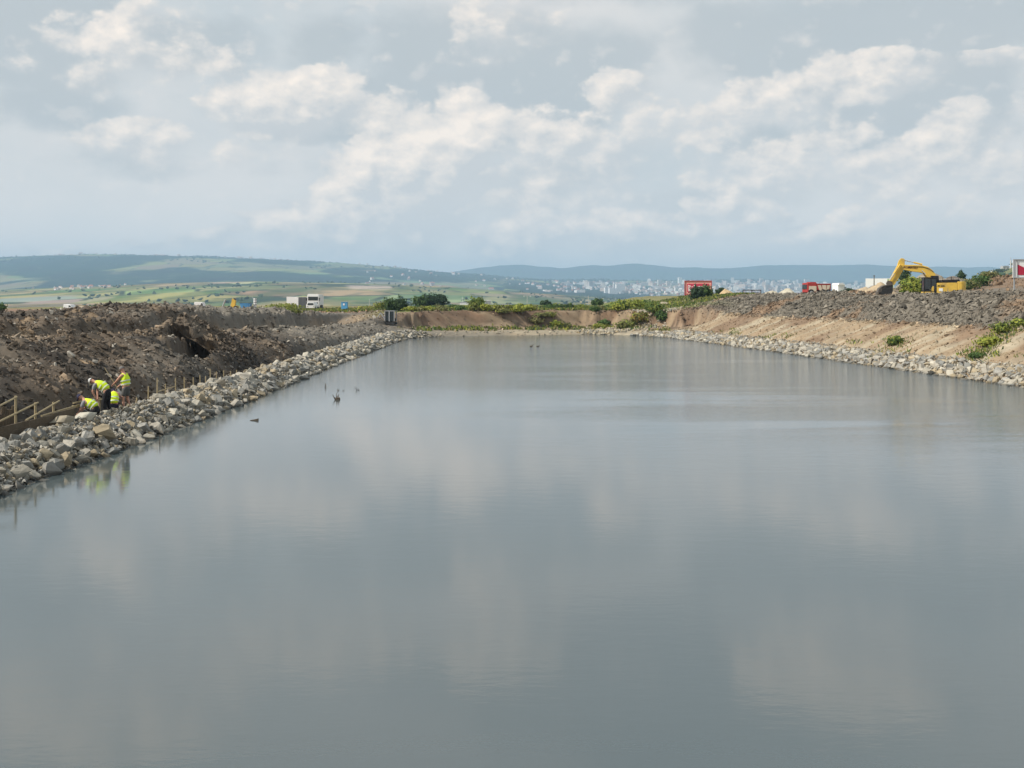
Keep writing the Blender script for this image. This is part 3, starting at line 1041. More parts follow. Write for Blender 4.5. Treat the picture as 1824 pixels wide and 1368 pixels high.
def build_overhang():
    # the lip of earth that still stands above the hollow dug into the left bank
    xs, ys = np.arange(-23.7, -19.5, .11), np.arange(78.3, 82.3, .11)
    X, Y = np.meshgrid(xs, ys)
    e = np.maximum(np.abs((X + 21.6) / 2.1), np.abs((Y - 80.3) / 2.0))
    Y = np.where(Y < 79.0, Y + .8 * fbm(X * 1.3, Y * .2, 4, 14), Y)
    T = H(X, Y, True, False) + .10 + .22 * fbm(X * 2.2, Y * 2.2, 4, 15, .65)
    Bz = T - .38 - .25 * np.abs(fbm(X * 1.3, Y * 1.3, 3, 16)) - .25 * (Y - 77.9) / 4
    edge = sm(e, .86, 1.0)
    Bz = Bz * (1 - edge) + (T - .06) * edge
    ny, nx = X.shape
    V = np.concatenate([np.stack([X, Y, T], -1).reshape(-1, 3), np.stack([X, Y, Bz], -1).reshape(-1, 3)])
    i = np.arange(nx * ny).reshape(ny, nx)
    q = np.stack([i[:-1, :-1], i[:-1, 1:], i[1:, 1:], i[1:, :-1]], -1).reshape(-1, 4)
    ring = np.concatenate([i[0, :-1], i[:-1, -1], i[-1, :0:-1], i[:0:-1, 0]])
    nxt = np.roll(ring, -1)
    F = np.concatenate([q, q[:, ::-1] + nx * ny, np.stack([nxt, ring, ring + nx * ny, nxt + nx * ny], -1)])
    c = ground_col(V[:, 0], V[:, 1])
    o = link('earth_overhang', mesh_np('earth_overhang', V, F, c, False), M['soil'])
    n = 700
    x, y = RNG.uniform(-23.6, -19.2, n), RNG.uniform(78.4, 82.2, n)
    size = np.minimum(.07 + RNG.exponential(.11, n), .6)
    S = size[:, None] * RNG.uniform(.7, 1.5, (n, 3))
    R = rot_mats(RNG.normal(0, .6, n), RNG.normal(.3, .5, n), RNG.normal(0, .8, n))
    cl = scatter('clods', CLODS, np.stack([x, y, H(x, y, True, False) + .14 + size * .1], 1), S, R, ground_col(x, y) * RNG.uniform(.55, 1.75, (n, 1)), M['clod'])
    cl.parent = o
    cl['kind'] = 'stuff'
    tag(o, 'overhanging lip of brown earth above the dark hollow in the left bank', 'earth')


build_overhang()


# ------------------------------------------------------------------ plants
ORDW = ('first second third fourth fifth sixth seventh eighth ninth tenth eleventh twelfth thirteenth fourteenth fifteenth sixteenth seventeenth '
        'eighteenth nineteenth twentieth twenty-first twenty-second twenty-third twenty-fourth twenty-fifth twenty-sixth twenty-seventh '
        'twenty-eighth twenty-ninth thirtieth thirty-first thirty-second thirty-third thirty-fourth').split()
def leaf_cloud(n, rx, ry, rz, size, cols, rng, lumps=7, up=.3, z0=0.0):
    """leaf quads spread through a lumpy volume that stands on z = 0"""
    L = rng.normal(size=(lumps, 3))
    L /= np.linalg.norm(L, axis=1)[:, None]
    L *= rng.uniform(.25, .74, (lumps, 1))
    lr = rng.uniform(.24, .5, lumps)
    k = rng.integers(0, lumps, n)
    d = rng.normal(size=(n, 3))
    d /= np.linalg.norm(d, axis=1)[:, None]
    p = L[k] + d * (lr[k] * rng.uniform(.35, 1.0, n) ** .5)[:, None]
    free = rng.uniform(0, 1, n) < .42
    rag = 1 + .3 * np.sin(d[:, 0] * 7 + L[0, 0] * 9) * np.sin(d[:, 2] * 6 + L[0, 1] * 9)
    p[free] = (d * (rng.uniform(.25, 1.12, n) ** .6 * rag)[:, None])[free]
    p = p * np.array([rx, ry, rz]) + np.array([0, 0, rz * .92 + z0])
    p[:, 2] = np.maximum(p[:, 2], z0 + .02)
    nrm = d + rng.normal(0, .5, (n, 3)) + np.array([0, 0, up])
    nrm /= np.linalg.norm(nrm, axis=1)[:, None]
    a = np.cross(nrm, rng.normal(size=(n, 3)))
    a /= np.linalg.norm(a, axis=1)[:, None]
    b = np.cross(nrm, a)
    sz = size * rng.uniform(.6, 1.35, n)
    a *= (sz * .5)[:, None]
    b *= (sz * .9)[:, None]
    V = np.stack([p - b, p + a, p + b, p - a], 1).reshape(-1, 3)
    F = np.arange(4 * n).reshape(n, 4)
    cols = np.array(cols)
    c = cols[rng.integers(0, len(cols), lumps)][k] * .6 + cols[rng.integers(0, len(cols), n)] * .4
    c = c * rng.uniform(.75, 1.25, (n, 1))
    return V, F, np.repeat(c, 4, 0)


GREEN = [(.075, .13, .035), (.10, .155, .04), (.055, .10, .03)]
YEL = [(.27, .30, .05), (.33, .33, .055), (.18, .24, .045)]
DKG = [(.035, .065, .03), (.055, .09, .035), (.03, .055, .027)]
OLIVE = [(.17, .18, .065), (.13, .15, .055), (.22, .20, .08)]


def bush(label, x, y, rx, rz, n, size, cols, seed, ry=None, name='bush', cat='bush', group=None, trunk=False):
    rng = np.random.default_rng(seed)
    z = gz(x, y) if y < 300 else -4.
    t = thing(name, label, cat, (x, y, z - .05), 0, group)
    trunk_h = rz * .55 if trunk else 0
    V, F, c = leaf_cloud(n, rx, ry or rx, rz, size, cols, rng, lumps=13, z0=trunk_h)
    if name == 'conifer':
        zr = (V[:, 2] - trunk_h) / (rz * 2.0)
        V[:, :2] *= np.clip(1.25 - 1.15 * zr, .08, 1.3)[:, None]
    link('crown' if trunk else 'foliage', mesh_np('foliage', V, F, c), M['leaf'], t)
    b = MB()
    r = max(.03, rx * .06)
    b.tube((0, 0, -.3), (0, 0, rz * .9 + trunk_h), r, r * .4, 7)
    for k in range(5):
        a = k * 1.257 + seed
        b.tube((0, 0, trunk_h + rz * (.15 + .1 * k)), (math.cos(a) * rx * .6, math.sin(a) * rx * .6, trunk_h + rz * (.7 + .15 * k)), r * .5, r * .15, 5)
    b.build('trunk' if trunk else 'stem', M['bark'], t)
    return t


def place_px(px, d):
    return (px - CX) / FPX * d


def build_plants():
    # by the excavator and on the plateau
    bush('bright yellow-green willow bush behind the excavator arm', place_px(1628, 141), 141, 1.75, 1.35, 4500, .17, YEL + [(.12, .19, .04)], 3)
    bush('tall dark green bush hiding the foot of the red billboard', place_px(1240, 205), 205, 1.35, 1.45, 1700, .24, DKG, 4)
    bush('mid green bush at the right end of the red billboard', place_px(1259, 207), 207, 1.2, 1.35, 1500, .24, GREEN, 5)
    bush('low dark rounded bush left of the sand cone', place_px(1285, 222), 222, 1.35, .85, 1200, .24, DKG, 6)
    bush('small dark conifer standing right of the excavator', place_px(1712, 190), 190, .95, .95, 900, .2, DKG, 8, name='conifer', cat='tree', trunk=True)
    bush('dark green tree rising behind the excavator bucket arm', place_px(1612, 176), 176, 1.0, 1.5, 1300, .24, DKG, 9, name='tree', cat='tree', trunk=True)
    bush('low dark bush beside the gravel heap left of the bucket', place_px(1513, 165), 165, 1.3, .55, 900, .2, DKG, 10)
    k = 20
    for (px, d, rx, rz, cols, lab) in [(1727, 168, 1.6, .9, OLIVE + GREEN, 'olive scrub just right of the yellow counterweight'), (1745, 172, 1.7, 1.0, GREEN, 'green scrub on the mound between excavator and white sign'),
                                       (1762, 190, 1.6, .6, OLIVE, 'dry olive scrub at the foot of the far right hill'), (1799, 230, 1.3, 1.1, DKG, 'dark scrub beside the left edge of the white and red sign')]:
        bush(lab, place_px(px, d), d, rx, rz, 1100, .2, cols, k, name='scrub', cat='scrub')
        k += 1
    # on the tan face of the right bank
    for (px, py, d, rx, rz, n, cols, lab) in [(1593, 620, 99.5, .75, .42, 900, YEL + GREEN, 'small yellow-green bush alone on the tan slope of the right bank'),
                                              (1762, 630, 86, 1.0, .42, 1100, YEL, 'yellow-green bush near the right edge above the stones'),
                                              (1783, 618, 88, .75, .45, 900, YEL + GREEN, 'taller green half of the bush pair near the right edge'),
                                              (1815, 610, 89, .75, .40, 800, GREEN + YEL, 'green bush cut by the right edge of the view'),
                                              (1740, 640, 84, .6, .22, 500, GREEN, 'low green weeds left of the bush pair at right')]:
        x = place_px(px, d)
        bush(lab, x, d, rx, rz, n, .13, cols, k)
        k += 1
    # the strip of scrub at the far right corner
    for (px, d, rx, rz, cols, lab) in [(1118, 180.5, 1.9, .8, YEL + OLIVE, 'yellow scrub at the left end of the strip above the right shore'), (1143, 180, 1.9, .85, OLIVE + YEL + [(.25, .14, .04)], 'rusty yellow scrub in the strip above the right shore'),
                                       (1167, 179, 1.6, .95, YEL + GREEN, 'greener scrub in the strip above the right shore'), (1180, 178, 1.2, .85, GREEN, 'dark green scrub at the right end of the strip above the shore'),
                                       (1105, 188, 2.2, 1.0, YEL + GREEN, 'bright green scrub at the right end of the far bank'), (1133, 192, 2.2, 1.1, YEL, 'yellow scrub on the crest right of the far bank'),
                                       (1150, 200, 2.0, 1.0, GREEN, 'dark green scrub on the crest behind the yellow scrub')]:
        bush(lab, place_px(px, d), d, rx, rz, 1300, .22, cols, k, name='scrub', cat='scrub')
        k += 1
    # far bank: weeds at the foot, on the face and hedge on top
    nw = 0
    for i in range(26):
        px = 735 + i * 14.5 + random.uniform(-6, 6)
        d = 180 + random.uniform(-2.0, 1.5) + .012 * (px - 735)
        if 790 < px < 812 or 1020 < px < 1045:
            continue
        nw += 1
        bush(ORDW[nw - 1] + ' weed clump from the left at the foot of the far bank', place_px(px, d), d, random.uniform(.8, 1.7), random.uniform(.35, .7), 520, .22,
             random.choice([YEL, GREEN, YEL + OLIVE, OLIVE]), 200 + i, name='weed_clump', cat='weeds', group='weeds at the foot of the far bank')
    bush('green scrub spilling down the gap in the middle of the far bank', place_px(848, 183), 183, 1.5, 1.2, 1500, .2, GREEN + YEL, 61, name='scrub', cat='scrub')
    bush('small scrub at the bottom of the gap in the far bank', place_px(842, 180), 180, 1.0, .6, 700, .2, OLIVE + YEL, 62, name='scrub', cat='scrub')
    for (px, d, rx, rz, cols, lab) in [(765, 300, 3.2, 1.9, DKG, 'dark green spreading tree above the left part of the far bank'), (748, 296, 2.2, 1.5, DKG + GREEN, 'lower green tree left of the spreading tree'),
                                       (783, 305, 2.4, 1.7, DKG, 'dark tree right of the spreading tree'), (972, 310, 1.5, .8, DKG, 'small dark tree above the right half of the far bank'),
                                       (1064, 300, 1.6, 1.0, DKG + GREEN, 'rounded green tree beside the grey pole at right')]:
        x = place_px(px, d)
        t = bush(lab, x, d, rx, rz, 2200, .34, cols, k, name='tree', cat='tree', trunk=False)
        t.location.z = gz(x, d) - .1
        k += 1
    for i in range(34):
        px = 690 + i * 12.5 + random.uniform(-6, 6)
        d = 191 + random.uniform(0, 9)
        bush(ORDW[i] + ' low shrub from the left on top of the far bank', place_px(px, d), d, random.uniform(1.0, 2.0), random.uniform(.3, .6), 620, .22,
             random.choice([GREEN, GREEN + YEL, DKG + GREEN, YEL, OLIVE]), 300 + i, name='shrub', cat='shrub', group='shrubs along the top of the far bank')
    for (px, d, rx, rz, cols, lab) in [(694, 176, 1.1, 1.3, DKG + GREEN, 'dark green bush right behind the small black machine'), (712, 183, 1.5, 1.3, DKG, 'dark bush at the left end of the far bank'),
                                       (680, 196, 1.6, .9, YEL + OLIVE, 'yellow scrub above the small black machine'), (655, 205, 1.9, .55, YEL + OLIVE, 'yellow-green weeds right of the light blue cabin')]:
        bush(lab, place_px(px, d), d, rx, rz, 1100, .2, cols, k)
        k += 1
    for (px, d, rx, rz, lab) in [(508, 160, 2.6, .45, 'grass patch on the crest left of the white truck'), (520, 150, 1.6, .5, 'grass running down the slope below the white truck'), (470, 165, 2.4, .35, 'dry grass beside the blue container')]:
        bush(lab, place_px(px, d), d, rx, rz, 900, .18, OLIVE + YEL, k, name='grass_patch', cat='grass')
        k += 1
    bush('dark bush on the grey plateau above the left bank', place_px(172, 150), 150, 1.0, .6, 700, .16, OLIVE + DKG, k, name='bush')
    bush('dark bush cut by the left edge of the view', place_px(0, 190), 190, 1.2, .8, 700, .2, GREEN, k + 1, name='bush')


build_plants()


def build_grass():
    # grass mat on the far plateau, tufts on the banks
    n = 46000
    x = RNG.uniform(-45, 40, n)
    y = np.where(RNG.uniform(0, 1, n) < .6, RNG.uniform(184, 200, n), RNG.uniform(184, 240, n))
    s, wf, wl = zones(x, y)
    keep = (s > 9.6) & (fbm(x * .2, y * .2, 3, 7) > -.35)
    x2 = RNG.uniform(-17, 24, 9000)
    y2 = RNG.uniform(166, 187, 9000)
    s2 = sdf(x2, y2)
    k2 = (s2 > 3.6) & (s2 < 6.6) & (fbm(x2 * .3, y2 * .3, 2, 9) > -.12)
    x3 = RNG.uniform(60, 160, 9000)
    y3 = RNG.uniform(190, 330, 9000)
    k3 = fbm(x3 * .06, y3 * .06, 3, 13) > -.15
    # the edge of the riprap on the right shore
    y4 = RNG.uniform(70, 165, 2500)
    x4 = np.interp(y4, [72, 110, 140, 165], [33, 29, 25.5, 22]) + RNG.uniform(2.5, 3.9, 2500)
    k4 = fbm(x4 * .4, y4 * .16, 3, 15) > .12
    # tufts that spread round the bushes of the right slope
    tx, ty = [], []
    for (px, d, n5) in ((1593, 99.5, 160), (1575, 98, 70), (1762, 86, 220), (1783, 88, 160), (1745, 84.5, 160), (1815, 89, 160), (1800, 87, 90)):
        tx.append(place_px(px, d) + RNG.normal(0, .8, n5))
        ty.append(d + RNG.normal(0, 1.0, n5))
    x = np.concatenate([x[keep], x2[k2], x3[k3], x4[k4]] + tx)
    y = np.concatenate([y[keep], y2[k2], y3[k3], y4[k4]] + ty)
    n = len(x)
    hgt = RNG.uniform(.18, .5, n) * np.where(y < 168, .55, 1)
    wd = RNG.uniform(.05, .14, n) * np.where(y < 168, .6, 1.6)
    a = RNG.uniform(0, 6.28, n)
    z = H(x, y)
    dx, dy = np.cos(a) * wd, np.sin(a) * wd
    lx, ly = RNG.normal(0, .13, n), RNG.normal(0, .13, n)
    V = np.stack([np.stack([x - dx, y - dy, z - .04], 1), np.stack([x + dx, y + dy, z - .04], 1),
                  np.stack([x + dx * .5 + lx, y + dy * .5 + ly, z + hgt], 1), np.stack([x - dx * .5 + lx, y - dy * .5 + ly, z + hgt * .9], 1)], 1).reshape(-1, 3)
    cols = np.array(YEL + GREEN + OLIVE + [(.30, .26, .12)])
    c = cols[RNG.integers(0, len(cols), n)] * RNG.uniform(.7, 1.2, (n, 1))
    o = link('grass', mesh_np('grass', V, np.arange(4 * n).reshape(n, 4), np.repeat(c, 4, 0)), M['leaf'])
    tag(o, 'rough grass on the banks and the plateau behind the pond', 'grass', kind='stuff')
    # far woods on the ridge and hedges in the valley
    n = 5200
    px = RNG.uniform(-250, 2000, n)
    yy = np.concatenate([RNG.uniform(7000, 9050, n - 2200), RNG.uniform(2000, 4500, 1500), RNG.uniform(900, 1900, 700)])
    u = (px - CX) / FPX
    k = fbm(u * yy / 260., yy / 700., 3, 19) > .08
    k[:1500] = True
    yy[:1500] = 9000 - RNG.uniform(0, 150, 1500)
    u, yy = u[k], yy[k]
    z = FAR(u, yy)
    P = np.stack([u * yy, yy, z + 2], 1)
    sz = np.where(yy > 4700, RNG.uniform(8, 20, len(u)), RNG.uniform(5, 10, len(u)))
    S = np.stack([sz * 1.5, sz * 1.5, sz * 1.3], 1)
    R = rot_mats(RNG.normal(0, .3, len(u)), RNG.normal(0, .3, len(u)), RNG.uniform(0, 6, len(u)))
    c = np.array(DKG)[RNG.integers(0, 3, len(u))] * RNG.uniform(.8, 1.4, (len(u), 1))
    o = scatter('far_woods', CLODS, P, S, R, c, M['leaf'])
    tag(o, 'distant trees and hedges on the valley hills', 'woods', kind='stuff')


build_grass()


# ------------------------------------------------------------------ town and villages
def box_va(w, d, h, roof=0.0):
    x, y = w / 2, d / 2
    V = [(-x, -y, -6), (x, -y, -6), (x, y, -6), (-x, y, -6), (-x, -y, h), (x, -y, h), (x, y, h), (-x, y, h)]
    F = [(0, 1, 5, 4), (1, 2, 6, 5), (2, 3, 7, 6), (3, 0, 4, 7), (4, 5, 6, 7)]
    if roof:
        V += [(-x * 1.06, 0, h + roof), (x * 1.06, 0, h + roof)]
        F = F[:4] + [(4, 5, 9, 8), (6, 7, 8, 9), (5, 6, 9), (7, 4, 8)]
    return V, F


def facade_mat():
    m = bpy.data.materials.new('far_facade')
    m.use_nodes = True
    N = NT(m.node_tree)
    b = N.n['Principled BSDF']
    tc = N.new('ShaderNodeTexCoord').outputs['Object']
    oi = N.new('ShaderNodeObjectInfo')
    br = N.new('ShaderNodeTexBrick')
    sep = N.new('ShaderNodeSeparateXYZ')
    N.put(sep.inputs[0], tc)
    win = N.m('MULTIPLY', N.m('GREATER_THAN', N.m('FRACT', N.m('MULTIPLY', N.m('ADD', sep.outputs[0], sep.outputs[1]), 1 / 3.4)), .5),
              N.m('GREATER_THAN', N.m('FRACT', N.m('MULTIPLY', sep.outputs[2], 1 / 3.0)), .48))
    N.n.remove(br)
    c = N.mix(N.m('MULTIPLY', win, .6), oi.outputs['Color'], (.10, .11, .12))
    N.put(b.inputs['Base Color'], c)
    b.inputs['Roughness'].default_value = .8
    return m


def build_town():
    fm = facade_mat()
    roofm = mat('far_roof_tiles', (.34, .15, .10), .85, .2, .2)
    shapes = []
    for (w, d, h, r) in [(52, 16, 18, 0), (28, 18, 34, 0), (70, 16, 15, 0), (24, 20, 42, 0), (40, 16, 26, 0)]:
        V, F = box_va(w, d, h, r)
        me = bpy.data.meshes.new('apartment_block')
        V = V + [(-2, -2, h), (3, -2, h), (3, 2, h), (-2, 2, h), (-2, -2, h + 2.5), (3, -2, h + 2.5), (3, 2, h + 2.5), (-2, 2, h + 2.5)]
        b = len(V) - 8
        F = F + [(b, b + 1, b + 5, b + 4), (b + 1, b + 2, b + 6, b + 5), (b + 2, b + 3, b + 7, b + 6), (b + 3, b, b + 4, b + 7), (b + 4, b + 5, b + 6, b + 7)]
        me.from_pydata(V, [], F)
        me.materials.append(fm)
        shapes.append(me)
    houses = []
    for (w, d, h, r) in [(13, 9, 5.5, 3.5), (16, 10, 7, 4), (11, 9, 6, 3)]:
        V, F = box_va(w, d, h, r)
        me = bpy.data.meshes.new('house')
        me.from_pydata(V, [], F)
        me.materials.append(fm)
        me.materials.append(roofm)
        for p in me.polygons[4:6]:
            p.material_index = 1
        houses.append(me)
    rng = random.Random(5)

    def put(me, name, px, y, rz, col, lab, cat, grp, sc=1.0):
        o = bpy.data.objects.new(name, me)
        COL.objects.link(o)
        o.location = far_at(px, y)
        o.rotation_euler = (0, 0, rz)
        o.scale = (sc, sc, sc)
        o.color = (*col, 1)
        return tag(o, lab, cat, grp)
    cols = [(.66, .63, .58), (.55, .50, .45), (.72, .70, .67), (.47, .42, .39), (.58, .46, .38), (.42, .43, .45)]
    WHERE = [(1215, 'left of the red billboard'), (1270, 'behind the red billboard'), (1330, 'just right of the red billboard'), (1400, 'behind the black barrier and pale heaps'), (1440, 'just left of the red truck'), (1490, 'behind the red truck'), (9999, 'right of the red truck')]
    # apartment blocks of the town, thickest behind and right of the red billboard
    for i in range(230):
        if i < 150:
            px = rng.triangular(1130, 1640, 1380)
        else:
            px = rng.uniform(1000, 1560)
        y = rng.triangular(5200, 8900, 7000)
        ki = rng.choice([0, 2, 4, 0, 2, 1, 3, 0])
        ob = put(shapes[ki], 'apartment_block', px, y, rng.uniform(-.7, .7), rng.choice(cols),
            None, 'building', 'apartment blocks of the far town', rng.uniform(.7, 1.05))
        ob['label'] = '%s %s apartment block in the far town %s' % ('pale' if ob.color[1] > .6 else ('brownish' if ob.color[0] > ob.color[2] else 'grey'), ['long', 'tall', 'long low', 'tower-like', 'broad'][ki], [w for lim, w in WHERE if px < lim][0])
    for (px, y, k, lab) in [(1101, 5700, 3, 'white tower block at the left end of the tower group in the town'), (1108, 5750, 3, 'white tower block in the middle of the tower group in the town'),
                            (1084, 5500, 4, 'wide white block left of the tower group in the town'), (1092, 5400, 4, 'wide white block below the tower group in the town'), (1211, 8200, 3, 'pale tower standing alone above the roofs left of the red billboard')]:
        put(shapes[k], 'tower_block', px, y, .25, (.80, .79, .77), lab, 'building', None, 1.05)
    for i in range(270):
        z = rng.random()
        lab = 'tiny pale house among the roofs of the far town'
        if z < .62:
            px, y = rng.uniform(930, 1560), rng.triangular(5000, 8950, 7400)
        elif z < .78:
            px, y = rng.uniform(640, 930), rng.uniform(5400, 8700)
            lab = 'tiny pale house on the hazy slope left of the far town'
        elif z < .9:
            px, y = rng.choice([120, 240, 430, 460, 300]) + rng.gauss(0, 28), rng.uniform(8500, 8960)
            lab = 'tiny pale house along the top of the wooded left ridge'
        else:
            px, y = rng.gauss(140, 32), rng.uniform(3300, 3900)
            lab = 'tiny white house in the village below the left ridge'
            px += rng.uniform(-40, 40)
        put(rng.choice(houses), 'house', px, y, rng.uniform(-1.5, 1.5), rng.choice(cols[:4] + [(.8, .8, .78)]),
            lab, 'house', 'houses on the far slopes', rng.uniform(.8, 1.5) * (.62 if y < 4500 else 1))
    # the roofs beyond the ones that can be counted
    n = 900
    px = np.array([rng.triangular(960, 1640, 1330) for _ in range(n)])
    y = np.array([rng.triangular(5000, 8900, 6800) for _ in range(n)])
    u = (px - CX) / FPX
    P = np.stack([u * y, y, FAR(u, y) + 1], 1)
    V, F = box_va(1, 1, .5)
    V = np.array(V, float)
    V[:4, 2] = -.4
    T = np.array([q for f in F for q in ((f[0], f[1], f[2]), (f[0], f[2], f[3]))])
    S = np.stack([RNG.uniform(10, 26, n), RNG.uniform(9, 14, n), RNG.uniform(8, 24, n)], 1)
    R = rot_mats(np.zeros(n), np.zeros(n), RNG.uniform(-1, 1, n))
    cc = np.array(cols + [(.30, .15, .11), (.32, .18, .14), (.28, .14, .10)])[RNG.integers(0, 9, n)]
    o = scatter('town_roofs', [(V, T)], P, S, R, cc, M['clod'])
    tag(o, 'countless small pale and red-roofed buildings of the far town', 'town', kind='stuff')
    # works in the valley
    for (px, y, w, d, h, c, lab) in [(1345, 3900, 60, 30, 12, (.8, .8, .78), None)]:
        pass


build_town()


def build_valley_buildings():
    d = 620.
    # office with a lattice front
    t = thing('office_building', 'pale office block with a grid of windows beyond the far bank', 'building', tuple(W(862, 553, d)))
    b = MB()
    b.box((0, 3, 2.6), (7.4, 6, 5.6))
    b.build('wall', M['concrete'], t)
    for i in range(5):
        for j in range(3):
            MB().box((-2.9 + i * 1.45, -.03, 1.15 + j * 1.6), (1.0, .12, 1.0)).build('window', M['grey'], t)
    MB().box((0, 3, 5.55), (7.8, 6.4, .3)).build('roof', M['white'], t)
    t = thing('white_building', 'small white two-storey building left of the office block', 'building', tuple(W(827, 553, d)))
    MB().box((0, 2.5, 1.9), (4.9, 5, 3.9)).build('wall', M['white'], t)
    MB().box((0, -.03, 2.6), (4.2, .1, .5)).build('window', M['darkgrey'], t)
    MB().box((0, -.03, 1.1), (4.2, .1, .5)).build('window', M['darkgrey'], t)
    MB().box((-.2, 2.5, 4.3), (4.0, 4, .9)).build('roof', M['grey'], t)
    MB().tube((-1.2, 2.5, 4.6), (-1.2, 2.5, 7.5), .08).build('mast', M['white'], t)
    for (px, w, lab) in [(902, 6.0, 'long white shed right of the office block'), (1010, 9.0, 'low white shed half hidden behind the hedge')]:
        t = thing('shed', lab, 'building', tuple(W(px, 553, 560)))
        MB().box((0, 2, 1.2), (w, 4, 2.4)).build('wall', M['white'], t)
        MB().prism([(-w / 2 - .2, 2.42), (w / 2 + .2, 2.42), (w / 2 - .4, 3.2), (-w / 2 + .4, 3.2)], -.2, 4.2).build('roof', M['grey'], t)
    for (px, y0, y1, d, arm, lab) in [(703, 536, 553, 330, 0, 'thin white pole above the left end of the far bank'), (939, 526, 552, 420, 1, 'white lamp mast with a cross arm above the far bank'),
                                      (1048, 527, 552, 380, 0, 'grey pole right of the middle above the far bank'), (658, 533, 549, 420, 0, 'faint white pole left of the far bank'),
                                      (570, 536, 550, 330, 0, 'thin pole just right of the white truck')]:
        p = W(px, y1 + 6, d)
        t = thing('pole', lab, 'pole', tuple(p))
        hh = (y1 + 6 - y0) / FPX * d
        MB().tube((0, 0, -1), (0, 0, hh), .13, .09).build('shaft', M['concrete'], t)
        if arm:
            MB().box((0, 0, hh - .2), (2.6, .12, .12)).build('cross_arm', M['concrete'], t)
            for sx in (-1.2, 1.2):
                MB().box((sx, 0, hh - .32), (.5, .25, .14)).build('lamp_head', M['white'], t)
        else:
            MB().tube((0, 0, hh), (0, 0, hh + .12), .13, .05).build('cap', M['grey'], t)


build_valley_buildings()


# ------------------------------------------------------------------ excavator
def text_mesh(body, size, depth=.01):
    cu = bpy.data.curves.new('lettering', 'FONT')
    cu.body = body
    cu.size = size
    cu.extrude = depth
    cu.offset = size * .03
    cu.align_x = 'CENTER'
    cu.align_y = 'CENTER'
    o = bpy.data.objects.new('lettering', cu)
    COL.objects.link(o)
    dg = bpy.context.evaluated_depsgraph_get()
    me = bpy.data.meshes.new_from_object(o.evaluated_get(dg))
    bpy.data.objects.remove(o)
    me.name = 'lettering'
    return me


